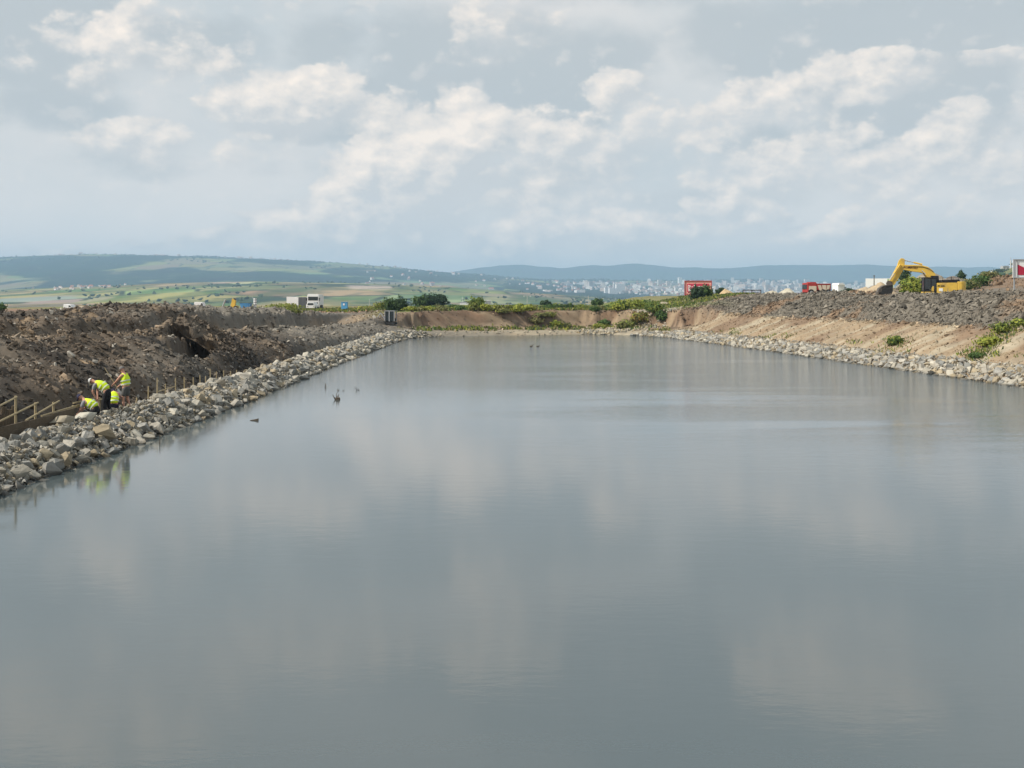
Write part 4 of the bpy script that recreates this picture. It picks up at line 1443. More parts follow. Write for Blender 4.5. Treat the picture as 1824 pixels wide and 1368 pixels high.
def build_excavator():
    d = 131.0
    k = d / FPX
    gx, gy = place_px(1690, d), d + 1.5
    base = 5.3
    t = thing('excavator', 'yellow crawler excavator with raised boom on top of the right bank', 'excavator', (gx, gy, base), math.radians(-7))

    def q(px, py):
        return ((px - 1690) * k, CAM_H - (py - HY) * k - base)
    # tracks
    for y in (-1.15, 1.15):
        o = []
        for i in range(9):
            a = math.pi / 2 + math.pi * i / 8
            o.append((-1.7 + .42 * math.cos(a), .43 + .42 * math.sin(a)))
        for i in range(9):
            a = -math.pi / 2 + math.pi * i / 8
            o.append((1.7 + .42 * math.cos(a), .43 + .42 * math.sin(a)))
        tr = MB().prism(o, y - .3, y + .3).build('track', M['rubber'], t, bevel=.02)
        b = MB()
        for i in range(6):
            b.tube((-1.6 + .64 * i, y - .34, .3), (-1.6 + .64 * i, y + .34, .3), .16, n=10)
        b.build('roller', M['steel'], tr)
    MB().box((0, 0, .62), (2.4, 1.8, .4)).tube((0, 0, .7), (0, 0, 1.02), .7, n=16).build('undercarriage', M['steel'], t)
    # house: side panels, counterweight, hood
    x0, _ = q(1673, 0)
    x1, _ = q(1727, 0)
    zt, zb = q(0, 504)[1], q(0, 522.5)[1]
    b = MB()
    b.prism([(x0, zb), (x0 + .15, zb - .03), (x1 - 1.2, zb + .08), (x1 - 1.2, zt + .04), (x0, zt)], -1.3, 1.3)
    b.build('body', M['yellow'], t, bevel=.05)
    cw = []
    for i in range(9):
        a = -math.pi / 2 + math.pi * i / 8
        cw.append((x1 - .75 + .75 * math.cos(a), 1.32 * math.sin(a)))
    b = MB()
    n = len(cw)
    pts = [(x1 - 1.19, -1.32)] + cw + [(x1 - 1.19, 1.32)]
    n = len(pts)
    zb2, zt2 = zb + .18, zt + .16
    b.add([(x, y, zb2) for x, y in pts] + [(x, y, zt2) for x, y in pts],
          [(i, (i + 1) % n, n + (i + 1) % n, n + i) for i in range(n)] + [tuple(range(n - 1, -1, -1)), tuple(range(n, 2 * n))])
    b.build('counterweight', M['yellow'], t, bevel=.06)
    hx0, hx1 = q(1680, 0)[0], q(1714, 0)[0]
    MB().prism([(hx0, zt + .02), (hx1, zt + .06), (hx1 - .1, zt + .42), (hx0 + .15, zt + .36)], -1.15, 1.1).build('engine_hood', M['black'], t, bevel=.04)
    MB().tube((hx1 - .6, .5, zt + .3), (hx1 - .6, .5, zt + .8), .07).build('exhaust_pipe', M['steel'], t)
    hr = MB()
    for i in range(4):
        hr.tube((hx0 + .2 + i * .6, -1.2, zt + .05), (hx0 + .2 + i * .6, -1.2, zt + .62), .02, n=6)
    hr.tube((hx0 + .2, -1.2, zt + .62), (hx0 + 2.0, -1.2, zt + .62), .02, n=6)
    hr.build('handrail', M['black'], t)
    # vents and plate on the side facing the pond
    for i in range(3):
        MB().box((q(1703 + 6 * i, 0)[0], -1.315, zb + .35), (.28, .03, .10)).build('vent', M['black'], t)
    MB().box((q(1680, 0)[0], -1.315, zb + .42), (.42, .03, .34)).build('plate', M['white'], t)
    me = text_mesh('PC 210', .26)
    o = link('lettering', me, M['black'], t)
    o.location = (q(1680, 0)[0], -1.32, zb + .85)
    o.rotation_euler = (math.radians(90), 0, 0)
    # cab
    cx0, cx1 = q(1650.5, 0)[0], q(1673, 0)[0] - .03
    cz0, cz1 = zb - .02, q(0, 494)[1]
    b = MB()
    for (xa, ya) in ((cx0 + .04, -1.26), (cx1 - .05, -1.26), (cx0 + .04, -.34), (cx1 - .05, -.34), ((cx0 + cx1) / 2 + .1, -1.26)):
        b.box((xa, ya, (cz0 + cz1) / 2), (.10, .10, cz1 - cz0))
    b.box(((cx0 + cx1) / 2, -.8, cz1 - .04), (cx1 - cx0 + .06, 1.06, .12))
    b.box(((cx0 + cx1) / 2, -.8, cz0 + .32), (cx1 - cx0 - .12, .98, .22))
    cab = b.build('cab', M['black'], t, bevel=.02)
    MB().box(((cx0 + cx1) / 2, -1.255, (cz0 + cz1) / 2 + .2), (cx1 - cx0 - .16, .03, (cz1 - cz0) * .66)).build('side_window', M['glass'], cab)
    MB().box((cx0 + .04, -.8, (cz0 + cz1) / 2 + .12), (.03, .8, (cz1 - cz0) * .74)).build('windscreen', M['glass'], cab)
    MB().box((cx0 + .5, -.8, cz0 + .6), (.45, .5, .9)).build('operator_seat', M['black'], cab)
    MB().box((cx0 + .55, -.80, cz0 + .08), (1.25, 1.0, .24)).build('cab_floor', M['yellow'], t, bevel=.02)
    MB().prism([(cx0 + .75, cz0 + .3), (cx1 - .3, cz0 + .3), (cx1 - .3, cz0 + .85), (cx1 - .45, cz0 + .85)], -1.30, -1.285).build('door_panel', M['yellow'], t)
    MB().box((cx0 - .28, -1.2, cz1 - .52), (.1, .2, .3)).tube((cx0, -1.2, cz1 - .3), (cx0 - .28, -1.2, cz1 - .4), .015).build('mirror', M['black'], t)
    # mast block behind the cab
    MB().prism([(q(1667, 0)[0], cz1 + .22), (q(1680, 0)[0], cz1 + .2), (q(1681, 0)[0], zt), (q(1668, 0)[0], zt)], -.28, .6).build('boom_bracket', M['black'], t)
    # boom
    top = [(1677, 494), (1675, 487), (1670, 480), (1662, 474.3), (1652, 471.5), (1640, 471), (1628, 471), (1616, 470)]
    bot = [(1615.5, 478.5), (1622, 480), (1636, 483), (1648, 484.5), (1656, 486.5), (1660, 491), (1662, 496)]
    MB().prism([q(*p) for p in top + bot], .0, .42).build('boom', M['yellow'], t, bevel=.03)
    me = text_mesh('KOMATSU', .34)
    o = link('lettering', me, mat('boom_lettering', (.10, .03, .02), .6), t)
    c = q(1632, 476)
    o.location = (c[0], -.012, c[1])
    o.rotation_euler = (math.radians(90), math.radians(4), 0)
    # stick
    st = [(1616.5, 458.5), (1622, 460), (1622.5, 469), (1620.5, 479), (1604.5, 507), (1597, 507.5), (1593, 503), (1609.5, 472), (1612, 463)]
    MB().prism([q(*p) for p in st], .06, .36).build('stick', M['yellow'], t, bevel=.03)

    def cyl(name, a, b_, split, y):
        A, B = Vector((q(*a)[0], y, q(*a)[1])), Vector((q(*b_)[0], y, q(*b_)[1]))
        mid = A.lerp(B, split)
        o = MB().tube(A, mid, .105, n=10).build(name, M['yellow'], t)
        MB().tube(mid, B, .06, n=8).build('piston_rod', M['chrome'], o)
    cyl('stick_cylinder', (1653, 470), (1620, 462), .45, .21)
    cyl('bucket_cylinder', (1614, 470), (1595, 499), .55, -.12)
    cyl('boom_cylinder', (1668, 499), (1651, 481), .6, -.14)
    cyl('boom_cylinder', (1668, 499), (1651, 481), .6, .56)
    hose = MB()
    P = [(1672, 484), (1664, 478), (1653, 474.5), (1640, 474), (1628, 474)]
    for a, b_ in zip(P[:-1], P[1:]):
        hose.tube((q(*a)[0], -.04, q(*a)[1]), (q(*b_)[0], -.04, q(*b_)[1]), .035, n=6)
    hose.build('hydraulic_hose', M['black'], t)
    MB().prism([q(1593, 499), q(1600, 501), q(1601, 509), q(1594, 511), q(1590, 504)], .0, .42).build('bucket_link', M['steel'], t)
    # bucket, open towards the viewer's right
    outer = [(1600, 506), (1592, 506.5), (1583, 508.5), (1576.5, 513), (1573.5, 520), (1574, 529)]
    inner = [(1579, 528), (1579, 521), (1581, 516), (1586, 513), (1592, 511.5), (1598, 511)]
    yb = (-.42, .84)
    bk = MB().prism([q(*p) for p in outer + inner], *yb).build('bucket', M['steel'], t)
    side = [(1600, 507), (1584, 509), (1577, 514), (1574, 528), (1582, 530.5), (1595, 530), (1600, 518)]
    for y in (-.42, .80):
        MB().prism([q(*p) for p in side], y, y + .04).build('bucket_side', M['rubber'] if y < 0 else M['steel'], bk)
    for i in range(5):
        p = q(1577, 528)
        MB().prism([(p[0] - .09, p[1] + .05), (p[0] + .09, p[1] + .05), (p[0] + .03, p[1] - .2)], yb[0] + .06 + i * .26, yb[0] + .16 + i * .26).build('tooth', M['steel'], bk)


build_excavator()


# ------------------------------------------------------------------ heaps
def heap(label, px, d, rx, ry, h, col, seed, zoff=-.15):
    x = place_px(px, d)
    rng = np.random.default_rng(seed)
    n, mrad = 40, 16
    V = [(0, 0, h)]
    for i in range(1, mrad + 1):
        r = i / mrad
        for j in range(n):
            a = 2 * math.pi * j / n
            V.append((math.cos(a) * r * rx, math.sin(a) * r * ry, h * (1 - r) ** 1.0 - .25 * (r > .99)))
    V = np.array(V)
    rr = np.sqrt((V[:, 0] / rx) ** 2 + (V[:, 1] / ry) ** 2)
    V[:, 2] = h * np.minimum((1 - rr) * 1.12, .93 - .4 * rr * rr) - .3 * (rr > .98)
    V[:, 2] += (1 - rr) * .5 * h * fbm(V[:, 0] * .45 + seed, V[:, 1] * .45, 4, seed) + .06 * h * fbm(V[:, 0] * 2 + seed, V[:, 1] * 2, 3, seed)
    F = []
    for j in range(n):
        F.append((0, 1 + j, 1 + (j + 1) % n))
    for i in range(mrad - 1):
        for j in range(n):
            a, b = 1 + i * n + j, 1 + i * n + (j + 1) % n
            F += [(a, a + n, b + n), (a, b + n, b)]
    c = np.array(col) * rng.uniform(.85, 1.15, (len(V), 1))
    o = link('gravel_heap', mesh_np('gravel_heap', V, np.array(F), c, True), M['gravel'])
    o.location = (x, d, gz(x, d) + zoff)
    tag(o, label, 'heap')


heap('smooth tan sand cone right of the red billboard', 1295, 208, 2.0, 2.0, 1.25, (.44, .33, .19), 1)
heap('low pale gravel heap right of the black frame', 1372, 215, 2.9, 2.5, 1.1, (.42, .38, .29), 2)
heap('pale gravel heap half hidden behind the low one', 1402, 228, 2.8, 2.5, 1.5, (.44, .40, .31), 3)
heap('broad beige gravel heap just left of the excavator bucket', 1563, 166, 3.4, 3.0, 1.75, (.40, .31, .20), 4)
heap('flat beige gravel bank left of the broad heap', 1538, 172, 3.0, 2.5, 1.2, (.40, .32, .22), 5)
heap('tall grey-beige gravel heap behind the excavator boom', 1655, 205, 6.0, 5.0, 2.3, (.25, .215, .165), 6)
heap('dark stony heap behind the excavator engine', 1702, 190, 3.6, 3.0, 1.3, (.17, .145, .12), 7)
heap('small beige heap in front of the office block hedge', 1184, 215, 2.5, 2.0, .7, (.30, .26, .18), 8)


# ------------------------------------------------------------------ boards, truck bodies and sheds on the right
def build_right_things():
    # red billboard
    d = 232.
    k = d / FPX
    x, zb = place_px(1243.5, d), CAM_H - (525 - HY) * k
    t = thing('billboard', 'red billboard with two white lines of writing behind green bushes', 'billboard', (x, d, gz(x, d)), math.radians(-9))
    zo = zb - t.location.z
    w, h = 47 * k, 24.5 * k
    MB().box((0, .1, zo + h / 2), (w, .2, h)).build('panel', M['billpink'], t)
    fr = MB()
    for (c, s) in (((0, -.02, zo + h), (w + .14, .3, .14)), ((0, -.02, zo), (w + .14, .3, .14)), ((-w / 2, -.02, zo + h / 2), (.14, .3, h - .14)), ((w / 2, -.02, zo + h / 2), (.14, .3, h - .14))):
        fr.box(c, s)
    fr.build('frame', M['red'], t)
    MB().box((0, -.01, zo + h * .50), (w * .82, .04, h * .62)).build('poster', M['billred'], t)
    for (txt, zz, sz) in (('Di e 5 pomeni tic', .56, .85), ('vazvei tw fara tine', .36, .72)):
        o = link('lettering', text_mesh(txt, sz, .012), M['white'], t)
        bb = max(v.co.x for v in o.data.vertices) - min(v.co.x for v in o.data.vertices)
        o.scale = (w * .76 / bb, 1.15, 1)
        o.location = (0, -.045, zo + h * zz)
        o.rotation_euler = (math.radians(90), 0, 0)
    for sx in (-.42, .42):
        MB().box((sx * w, .2, (zo - .4) / 2), (.22, .22, zo + .6)).build('post', M['white'], t)
    # black frame
    d = 200.
    k = d / FPX
    x = place_px(1339.5, d)
    t = thing('barrier', 'black two-rail steel barrier on the crest right of the sand cone', 'barrier', (x, d, gz(x, d)))
    z1, z2 = CAM_H - (516.8 - HY) * k - t.location.z, CAM_H - (521.8 - HY) * k - t.location.z
    for z in (z1, z2):
        MB().box((0, 0, z), (33 * k, .1, .15)).build('rail', M['black'], t)
    for sx in (-16, 0, 16):
        MB().box((sx * k, .1, z1 / 2), (.12, .08, z1 + .1)).build('post', M['black'], t)
    # red truck body
    d = 176.
    k = d / FPX
    x = place_px(1459, d)
    t = thing('tipper_truck', 'old red truck with cream panels showing over the grey clods', 'truck', (x, d, gz(x, d) - .1), math.radians(6))
    zt = CAM_H - (503.5 - HY) * k - t.location.z
    w = 43.5 * k
    xl = -w / 2
    xm = xl + 17.5 * k
    MB().box(((xl + xm) / 2, 1.1, .4 + (zt - .4) / 2), (xm - xl - .02, 2.3, zt - .45)).build('cab', M['red'], t, bevel=.06)
    MB().box(((xl + xm) / 2 + .08, -.07, zt - .95), ((xm - xl) * .78, .05, .85)).build('door_panel', M['cream'], t)
    MB().box((xl - .03, 1.1, zt - .65), (.06, 1.9, .7)).build('windscreen', M['glass'], t)
    MB().box(((xl + xm) / 2 + .3, 1.1, zt + .03), ((xm - xl) * .6, 1.6, .14)).build('roof_rack', M['red'], t)
    MB().box(((w / 2 + xm) / 2, 1.1, .8 + (zt - .95) / 2), (w / 2 - xm - .06, 2.35, zt - .95)).build('tipper_body', M['red'], t, bevel=.03)
    bx0, bx1 = xm + .12, w / 2 - .15
    zb0, zb1 = zt - 1.55, zt - .38
    cw = (bx1 - bx0)
    for (a, b, c2, d2) in ((0, .26, .18, .40), (.34, .70, .44, .60), (.76, 1.0, .64, .84)):
        MB().prism([(bx0 + a * cw, zb1), (bx0 + b * cw, zb1), (bx0 + d2 * cw, zb0), (bx0 + c2 * cw, zb0)], -.13, -.085).build('side_panel', M['cream'], t)
    MB().box(((xm + w / 2) / 2, -.1, zt - .22), (w / 2 - xm - .1, .1, .14)).build('top_rail', M['red'], t)
    for xx in (xl + .6, w / 2 - 1.3, w / 2 - .45):
        for yy in (.0, 2.2):
            wh = MB().tube((xx, yy - .14, .46), (xx, yy + .14, .46), .46, n=16).build('wheel', M['rubber'], t)
            MB().tube((xx, yy - .16, .46), (xx, yy + .16, .46), .22, n=12).build('rim', M['grey'], wh)
    # white billboard with a green picture, and the pole before it
    d = 262.
    k = d / FPX
    x = place_px(1567, d)
    t = thing('billboard', 'white billboard with a green picture at its right end behind the gravel heap', 'billboard', (x, d, gz(x, d)), math.radians(-14))
    zo = CAM_H - (513 - HY) * k - t.location.z
    h = 17 * k
    MB().box((0, .15, zo + h / 2), (48 * k, .3, h)).build('panel', M['white'], t)
    MB().box((18 * k, -.02, zo + h / 2), (10.5 * k, .03, h * .92)).build('picture', M['greenprint'], t)
    MB().prism([(-20 * k, zo + .1), (-4 * k, zo + .1), (9 * k, zo + .1), (5 * k, zo + .55), (-6 * k, zo + .8), (-14 * k, zo + .5)], -.03, -.005).build('picture', M['grey'], t)
    for sx in (-20, 0, 20):
        MB().box((sx * k, .35, (zo + h * .5) / 2), (.2, .2, zo + h * .5)).build('post', M['grey'], t)
    d = 240.
    x = place_px(1557, d)
    t = thing('pole', 'dark wooden pole in front of the white billboard', 'pole', (x, d, gz(x, d)))
    hh = CAM_H - (490 - HY) * d / FPX - t.location.z
    MB().tube((0, 0, -.3), (0, 0, hh), .13, .09).build('shaft', M['wood_dark'], t)
    MB().box((0, 0, hh - .2), (.5, .08, .08)).build('cross_arm', M['wood_dark'], t)
    # white shed
    d = 280.
    k = d / FPX
    x = place_px(1499, d)
    t = thing('shed', 'small white gabled shed between the red truck and the gravel heap', 'building', (x, d, CAM_H - (522 - HY) * k), math.radians(12))
    MB().box((0, 1.5, 1.0), (13 * k, 3, 2.0)).build('wall', M['white'], t)
    MB().prism([(-7 * k, 1.98), (7 * k, 1.98), (2 * k, 2.5), (-5 * k, 2.5)], -.2, 3.2).build('roof', M['white'], t)
    MB().box((1.0, -.02, .8), (.5, .06, 1.5)).build('door', M['grey'], t)
    # white and red sign at the right edge
    d = 150.
    k = d / FPX
    x = place_px(1805, d)
    t = thing('billboard', 'white billboard with a crimson wedge cut by the right edge of the view', 'billboard', (x, d, gz(x, d)), 0)
    zo = CAM_H - (494.5 - HY) * k - t.location.z
    h = 32 * k
    w = 46 * k
    MB().box((w / 2, .12, zo + h / 2), (w, .2, h)).build('panel', M['white'], t)
    fr = MB()
    for (c, s) in (((w / 2, -.03, zo + h), (w + .1, .14, .12)), ((w / 2, -.03, zo), (w + .1, .14, .12)), ((.03, -.03, zo + h / 2), (.12, .14, h - .12)), ((w - .03, -.03, zo + h / 2), (.12, .14, h - .12)), ((.5, -.03, zo + h / 2), (.05, .12, h - .13))):
        fr.box(c, s)
    fr.build('frame', M['grey'], t)
    MB().prism([(.56, zo + .35), (w - .15, zo + .35), (w - .15, zo + .5), (.56 + 1.6, zo + 1.05), (.56, zo + 1.75)], -.02, .01).build('print', M['crimson'], t)
    for sx in (.25, w - .25):
        MB().box((sx, .3, zo / 2 + .3), (.16, .16, zo + 1.2)).build('post', M['grey'], t)
    # houses on the hilltop
    for (px, d, w, h, m, lab) in [(1765, 1190, 5.0, 4.2, 'cream', 'cream hilltop house at the left end of the houses on the right hill'), (1776, 1200, 8.0, 2.6, 'white', 'low white house on top of the right hill'),
                                  (1792, 1200, 7.0, 2.6, 'concrete', 'small grey house on the hilltop beside the mast')]:
        t = thing('house', lab, 'house', tuple(far_at(px, d)))
        MB().box((0, 3, h / 2 - .5), (w, 6, h + 1)).build('wall', M[m], t)
        MB().prism([(-w / 2 - .3, h - .02), (w / 2 + .3, h - .02), (w / 2 - .8, h + 1.2), (-w / 2 + .8, h + 1.2)], -.3, 6.3).build('roof', M['grey'], t)
        MB().box((-w * .2, -.02, h * .55), (1.0, .06, 1.1)).build('window', M['darkgrey'], t)
        MB().box((w * .25, -.02, h * .55), (1.0, .06, 1.1)).build('window', M['darkgrey'], t)
    p = far_at(1800.5, 1190)
    t = thing('mast', 'slim grey mast on the hilltop left of the white and crimson billboard', 'mast', tuple(p))
    hh = CAM_H - (458 - HY) * 1190 / FPX - p.z
    MB().tube((0, 0, -1), (0, 0, hh * .7), 1.0, .7).build('shaft', M['concrete'], t)
    MB().tube((0, 0, hh * .7), (0, 0, hh), .35, .15).build('tip', M['grey'], t)
    for (px, d, rx, rz, lab) in [(1756, 1170, 6.5, 2.4, 'dark hedge below the cream hilltop house'), (1783, 1170, 9.0, 2.0, 'dark hedge below the low white hilltop house')]:
        t = bush(lab, 0, 299, rx, rz, 900, 1.0, DKG, int(px), name='hedge', cat='hedge')
        t.location = far_at(px, d)


build_right_things()


# ------------------------------------------------------------------ site vehicles and cabins on the left
def wheel(t, x, y, r, wd=.25):
    wh = MB().tube((x, y - wd / 2, r), (x, y + wd / 2, r), r, n=16).build('wheel', M['rubber'], t)
    MB().tube((x, y - wd / 2 - .02, r), (x, y + wd / 2 + .02, r), r * .5, n=12).build('rim', M['grey'], wh)


def build_left_things():
    d = 228.
    k = d / FPX
    # white box trailer + grey ribbed container
    x = place_px(521, d)
    zg = CAM_H - (551.5 - HY) * k
    t = thing('site_container', 'white site container with a ribbed grey end beside the white truck', 'container', (x, d, zg))
    MB().box((0, 1.2, 1.32), (21 * k, 2.4, 2.55)).build('body', M['white'], t, bevel=.03)
    MB().box((21 * k / 2 + 7 * k, 1.25, 1.3), (13.6 * k, 2.3, 2.5)).build('end_section', M['grey'], t)
    for i in range(6):
        MB().box((21 * k / 2 + (1.2 + 2.35 * i) * k, .07, 1.3), (.10, .07, 2.45)).build('rib', M['darkgrey'], t)
    for sx in (-1, 1):
        MB().box((sx * .9, 1.2, .0), (.3, 2.0, .3)).build('foot', M['darkgrey'], t)
    # white truck seen from the front
    x = place_px(559, d)
    t = thing('truck', 'white truck with high cab facing the pond beside the site container', 'truck', (x, d, zg))
    MB().box((0, 2.5, 2.0), (2.35, 4.6, 2.2)).build('load_box', M['white'], t, bevel=.03)
    cab = MB().prism([(-1.18, .55), (1.18, .55), (1.18, 2.9), (1.0, 3.15), (-1.0, 3.15), (-1.18, 2.9)], -.9, .15).build('cab', M['white'], t, bevel=.05)
    MB().box((0, -.91, 2.25), (2.0, .05, .75)).build('windscreen', M['glass'], cab)
    MB().box((0, -.91, 1.35), (1.9, .05, .35)).build('grille', M['darkgrey'], cab)
    MB().box((0, -.93, .65), (2.3, .12, .3)).build('bumper', M['grey'], cab)
    for sx in (-.85, .85):
        MB().box((sx, -.92, .95), (.32, .05, .18)).build('headlight', M['chrome'], cab)
        MB().box((sx * 1.55, -.85, 2.1), (.16, .14, .6)).build('mirror', M['black'], cab)
    for sx in (-1, 1):
        for yy in (-.3, 2.8, 3.9):
            wh = MB().tube((sx * 1.0 - .15, yy, .48), (sx * 1.0 + .15, yy, .48), .48, n=16).build('wheel', M['rubber'], t)
            MB().tube((sx * 1.0 - .17, yy, .48), (sx * 1.0 + .17, yy, .48), .22, n=10).build('rim', M['grey'], wh)
    # white car in front of it
    x = place_px(556, d - 6)
    t = thing('parked_car', 'small white car parked in front of the white truck', 'car', (x, d - 6, zg + .05))
    body = MB().prism([(-.82, .3), (.82, .3), (.84, .85), (.62, 1.42), (-.62, 1.42), (-.84, .85)], -1.9, 1.9).build('body', M['white'], t, bevel=.08)
    MB().prism([(-.62, .93), (.62, .93), (.5, 1.33), (-.5, 1.33)], -1.93, -1.88).build('windscreen', M['glass'], body)
    for sx in (-.8, .8):
        for yy in (-1.2, 1.2):
            MB().tube((sx - .09, yy, .3), (sx + .09, yy, .3), .3, n=14).build('wheel', M['rubber'], t)
        MB().box((sx * .75, -1.92, .68), (.28, .05, .12)).build('headlight', M['chrome'], body)
    # light blue cabin
    d2 = 205.
    x = place_px(613, d2)
    t = thing('site_toilet', 'small light blue cabin standing right of the white truck', 'cabin', (x, d2, gz(x, d2) + .3))
    MB().box((0, .55, .6), (1.1, 1.1, 1.35)).build('body', M['skyblue'], t, bevel=.03)
    MB().box((0, .55, 1.3), (1.2, 1.2, .1)).build('roof', M['blue'], t)
    MB().box((-.05, -.02, .9), (.3, .05, .35)).build('notice', M['white'], t)
    # blue container
    d3 = 205.
    k = d3 / FPX
    x = place_px(436, d3)
    zg3 = CAM_H - (551 - HY) * k
    t = thing('skip_container', 'open blue skip with sloping ends on the left crest', 'skip', (x, d3, zg3))
    MB().prism([(-9.5 * k, 1.15), (-6 * k, 0), (7 * k, 0), (9.5 * k, 1.15)], 0, 1.8).build('body', M['blue'], t)
    MB().box((0, .9, 1.18), (20 * k, 1.9, .09)).build('rim', M['darkgrey'], t)
    for sx in (-4, -1, 2, 5):
        MB().box((sx * k, -.03, .6), (.14, .07, 1.1)).build('rib', M['skyblue'] if sx in (-1, 2) else M['blue'], t)
    # banded column
    x = place_px(451, d3)
    t = thing('silo', 'thin grey and white banded silo column beside the blue skip', 'silo', (x, d3 + 1.5, zg3))
    MB().tube((0, 0, -.2), (0, 0, 2.0), .28, n=14).build('shaft', M['white'], t)
    for i in range(4):
        MB().tube((0, 0, .3 + .45 * i), (0, 0, .45 + .45 * i), .31, n=14).build('band', M['grey'], t)
    MB().tube((-.2, 0, 1.9), (-.75, 0, 2.4), .06).build('spout', M['grey'], t)
    # yellow machine with a raised arm
    x = place_px(414, d3)
    t = thing('backhoe_loader', 'small yellow machine half hidden behind the left crest', 'excavator', (x, d3, zg3 - .1))
    MB().prism([(-.6, .0), (1.0, .0), (1.0, .7), (.4, .85), (-.6, .7)], -.5, .6).build('body', M['yellow'], t, bevel=.04)
    MB().prism([(-.3, .8), (.55, .85), (.65, 1.7), (.0, 2.1), (-.1, 1.4)], -.3, .3).build('boom', M['yellow'], t, bevel=.03)
    MB().box((.45, 0, 1.95), (.35, .5, .35), Euler((0, .4, 0))).build('bucket', M['steel'], t)
    MB().tube((-1.9, 0, .3), (-1.25, 0, 1.9), .14).build('chute', M['grey'], t)
    for sx in (-.4, .7):
        wheel(t, sx, -.5, .38)
    # white things on the plateau
    for (px, py, w, h, d, m, lab) in [(354, 545, 18, 8, 200, 'white', 'white van roof showing over the grey heap'), (120, 546, 16, 5, 175, 'white', 'small white van far back on the left plateau'), (143, 548, 12, 6, 170, 'cream', 'beige crate right of the small white van')]:
        k = d / FPX
        x = place_px(px, d)
        z = CAM_H - (py + 2 - HY) * k
        if m == 'white':
            t = thing('van', lab, 'van', (x, d, z - .7))
            w_, h_ = w * k, h * k
            b = MB().prism([(-w_ / 2, .25), (w_ / 2, .25), (w_ / 2, .8), (w_ / 2 - .25, .75 + h_), (-w_ / 2 + .1, .8 + h_)], 0, 1.6).build('body', M['white'], t, bevel=.04)
            MB().prism([(w_ / 2 - .5, .8), (w_ / 2 - .1, .8), (w_ / 2 - .3, .6 + h_), (w_ / 2 - .5, .6 + h_)], -.03, .0).build('side_window', M['glass'], b)
            for sx in (-w_ * .32, w_ * .32):
                wheel(t, sx, .05, .3, .2)
        else:
            t = thing('crate', lab, 'crate', (x, d, z - .5))
            MB().box((0, .6, .5), (w * k, 1.2, 1.0)).build('body', M['cream'], t)
            MB().box((0, .6, 1.02), (w * k + .06, 1.26, .06)).build('lid', M['wood'], t)
    # mini excavator at the far left corner
    d = 168.
    k = d / FPX
    x = place_px(696, d)
    z = gz(x, d)
    t = thing('mini_excavator', 'small black-cabbed excavator at the far left corner of the pond', 'excavator', (x, d, z), math.radians(-14))
    zc = CAM_H - (592 - HY) * k - z
    zt = CAM_H - (571.5 - HY) * k - z
    for sy in (-.5, .5):
        MB().prism([(-.75, .02), (.75, .02), (.85, .2), (.75, .38), (-.75, .38), (-.85, .2)], sy - .14, sy + .14).build('track', M['rubber'], t)
    MB().box((0, 0, zc * .5 + .3), (1.3, 1.1, .35)).build('body', M['darkgrey'], t, bevel=.04)
    w = 17.5 * k
    b = MB()
    zm = .5
    zt = zm + 1.55
    for xx in (-w / 2, -.05, w / 2):
        for yy in (-.5, .5):
            b.box((xx, yy, (zm + zt) / 2), (.10 if xx != -.05 else .14, .10, zt - zm))
    b.box((0, 0, zt), (w + .1, 1.1, .09))
    cab = b.build('cab', M['grey'], t)
    MB().box((0, -.47, (zm + zt) / 2), (w - .12, .03, zt - zm - .1)).build('side_window', M['glass'], cab)
    MB().box((0, 0, zm + .2), (w - .16, .8, .5)).build('seat', M['black'], cab)
    MB().tube((-.8, 0, .6), (-1.6, 0, 1.75), .09, .08).tube((-1.6, 0, 1.75), (-2.1, 0, 1.0), .08, .06).build('arm', M['grey'], t)
    MB().prism([(-2.25, 1.05), (-1.95, 1.05), (-1.9, .7), (-2.2, .65)], -.2, .2).build('bucket', M['steel'], t)


build_left_things()


